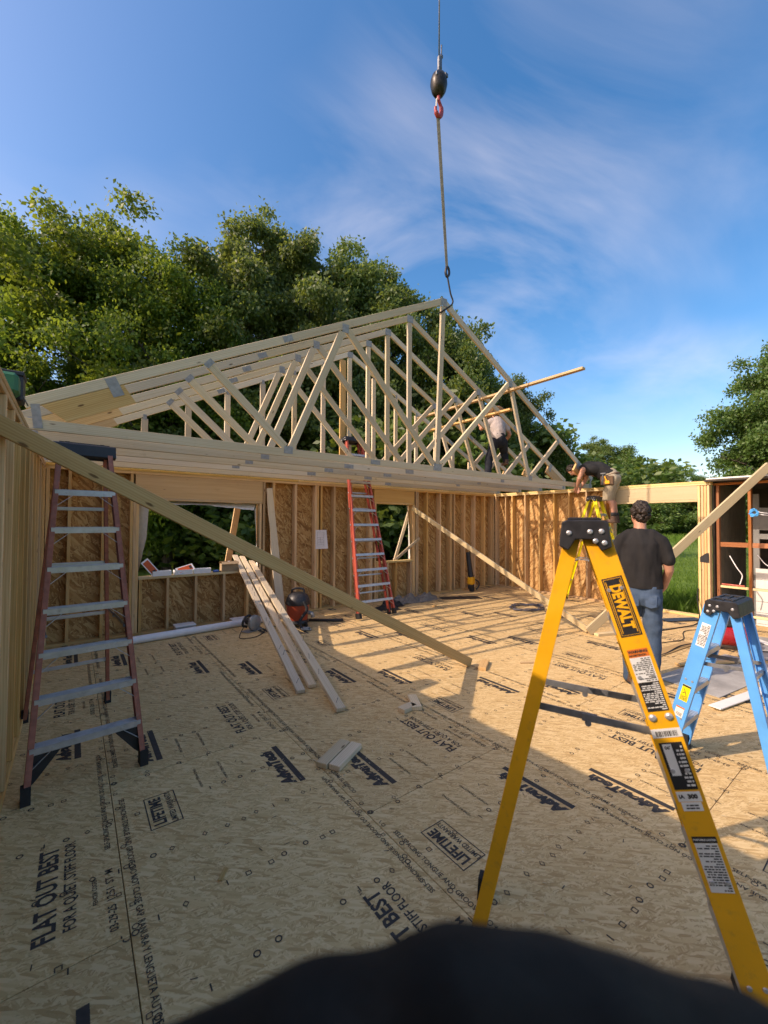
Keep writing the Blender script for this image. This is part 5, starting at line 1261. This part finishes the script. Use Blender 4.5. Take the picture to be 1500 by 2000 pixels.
def plant(name, key, label, px, top, d, cat='tree', wide=1.0, rz=0, group='trees behind the building', zoff=0):
    x, y = at(px, d); lm, tm, h = TREES[key]
    ytop = CAM_H+(1019-top)/F_PX*d; H = ytop-GZ; s = H/h
    M = Matrix.Translation((x, y, GZ+zoff)) @ Matrix.Rotation(rz, 4, 'Z') @ Matrix.Diagonal((s*wide, s*wide, s, 1))
    t = thing(name, label, cat, M=M, group=group)
    put(bpy.data.objects.new('trunk', tm), t, M); put(bpy.data.objects.new('crown', lm), t, M); return t
plant('broadleaf_tree', 'broad', 'bright green tree at the left picture edge above the tool case', 10, 448, 17.5, rz=.4)
plant('broadleaf_tree', 'broad2', 'tallest bright green tree with a rounded top left of the trusses', 190, 424, 19.5, rz=2.0, wide=1.08)
plant('broadleaf_tree', 'broad', 'sunlit leafy tree filling the gap behind the left truss heels', 330, 500, 19, rz=3.6, wide=.9)
plant('drooping_tree', 'tall', 'olive green tree with a double pointed top left of centre', 455, 458, 22, rz=.7, wide=1.05)
plant('drooping_tree', 'tall2', 'olive green tree with drooping leaves and the highest middle top', 520, 442, 24, rz=1.9, wide=.9)
plant('drooping_tree', 'tall', 'olive drooping tree just right of the highest middle top', 590, 462, 24, rz=3.0, wide=.85)
plant('drooping_tree', 'tall2', 'olive drooping tree above the gable truss peak', 680, 485, 25, rz=4.4, wide=.95)
plant('drooping_tree', 'tall', 'drooping tree left of the hoisted truss peak', 765, 530, 25, rz=5.2, wide=1.0)
plant('dense_tree', 'dense', 'dark tree showing through the webs below the truss peak', 850, 610, 25, rz=1.0, wide=.8)
plant('dense_tree', 'dense', 'dark green tree with a stepped edge right of the truss peak', 910, 655, 27, rz=2.4, wide=.75)
plant('dense_tree', 'dense', 'dark lower tree behind the worker among the trusses', 1010, 745, 30, rz=3.9, wide=.8)
plant('dense_tree', 'tall2', 'pale feathery tree behind the bending worker', 1170, 858, 74, rz=.3, wide=1.3, group='trees beyond the lawn')
plant('dense_tree', 'dense', 'round topped tree beyond the lawn right of the bending worker', 1225, 875, 72, rz=2.2, wide=1.2, group='trees beyond the lawn')
plant('dense_tree', 'dense', 'lower tree beyond the lawn above the wide header', 1305, 905, 78, rz=4.0, wide=1.5, group='trees beyond the lawn')
plant('dense_tree', 'dense', 'low tree beyond the lawn beside the big right hand tree', 1365, 930, 82, rz=5.3, wide=1.6, group='trees beyond the lawn')
plant('dense_tree', 'dense', 'big dense tree with a leaning outline at the right picture edge', 1530, 665, 30, rz=.9, wide=.86, group='trees beyond the lawn')
plant('dense_tree', 'dense', 'dense tree half hidden behind the big one at the right edge', 1680, 560, 31, rz=2.9, wide=.9, group='trees beyond the lawn')
lows = [(60, 800, 20), (190, 810, 22), (300, 800, 21), (400, 790, 23), (500, 800, 24), (600, 790, 25), (690, 800, 26), (780, 810, 26), (870, 800, 27), (960, 840, 29), (1060, 860, 32)]
names = ['left wall', 'left ladder', 'left window edge', 'middle of the large window', 'right edge of the large window', 'plan sheet', 'folded red ladder', 'small window', 'hoisted truss centre', 'worker in the trusses', 'right wall corner']
for k, (px, top, d) in enumerate(lows): plant('undergrowth_bush', 'bush', 'dark undergrowth bush behind the '+names[k], px, top, d, 'bush', 1.5, k*1.3, 'undergrowth behind the building')
for k, (px, top, d, nm) in enumerate(((1110, 970, 66, 'bending worker'), (1180, 962, 68, 'man in black'), (1240, 958, 69, 'ladder rungs'), (1300, 962, 70, 'pale slanting brace'), (1350, 958, 71, 'post of the opening'), (1420, 958, 68, 'shed'))): plant('hedge_bush', 'bush', 'dense bush at the far end of the lawn seen behind the '+nm, px, top, d, 'bush', 1.7, k*1.7, 'bushes at the end of the lawn')

# ------------------------------------------------------------------ sawdust on the deck, long grass outside
g = np.random.default_rng(5); pts = []
for (x, y, r, n) in ((2.35, 6.3, .5, 260), (3.8, 3.4, .45, 160), (2.5, 3.0, .4, 120), (1.6, 2.6, .35, 120), (6.4, 3.2, .5, 160), (4.4, 6.3, .8, 200), (2.5, 2.5, 2.6, 420), (6.0, 4.0, 2.4, 420), (1.0, 5.0, 1.6, 160)):
    pts.append(np.stack([g.normal(x, r, n), g.normal(y, r*.8, n)], 1))
P = np.concatenate(pts); m = MB()
for x, y in P:
    if not (-.25 < x < 9.1 and .4 < y < 7.1): continue
    a = R.uniform(0, 6.28); l = R.uniform(.004, .013)*(1.8 if R.random() < .08 else 1); w = R.uniform(.0015, .004); c, sn = math.cos(a), math.sin(a); z = .0024
    m.v += [(x+c*l, y+sn*l, z), (x-sn*w, y+c*w, z+R.uniform(.0005, .004)), (x-c*l, y-sn*l, z), (x+sn*w, y-c*w, z)]; k = len(m.v)-4; m.f.append([k, k+1, k+2, k+3]); m.mi.append(0)
tag(m.build('sawdust', paint('sawdust_flakes', (.66, .52, .33), .9, 0, .2, 60)), 'pale sawdust and shavings scattered over the floor', None, None, 'stuff')
m = MB()
def blades(cx, cy, sx, sy, n, h0, h1):
    for _ in range(n):
        x, y = R.gauss(cx, sx), R.gauss(cy, sy); 
        if x < 9.75: continue
        h = R.uniform(h0, h1); a = R.uniform(0, 6.28); b = R.uniform(0, 6.28); w = .006+.012*R.random(); t = h*R.uniform(.15, .6)
        k = len(m.v); z = GZ+.01
        m.v += [(x-w*math.cos(a), y-w*math.sin(a), z), (x+w*math.cos(a), y+w*math.sin(a), z), (x+t*.4*math.cos(b)+w*.7*math.cos(a), y+t*.4*math.sin(b)+w*.7*math.sin(a), z+h*.6), (x+t*math.cos(b), y+t*math.sin(b), z+h)]
        m.f += [[k, k+1, k+2], [k, k+2, k+3]]; m.mi += [0, 0]
blades(12.2, 3.3, .7, .45, 1500, .2, .62); blades(14, 4.6, 1.3, 1.0, 2500, .10, .34); blades(18, 6.2, 3.5, 2.4, 7000, .06, .16); blades(27, 9.5, 6, 4, 6000, .08, .20); blades(60, 22, 9, 8, 5000, .3, 1.0)
tag(m.build('long_grass', LEAF1), 'long grass and weeds on the lawn outside the wide opening', None, None, 'stuff')
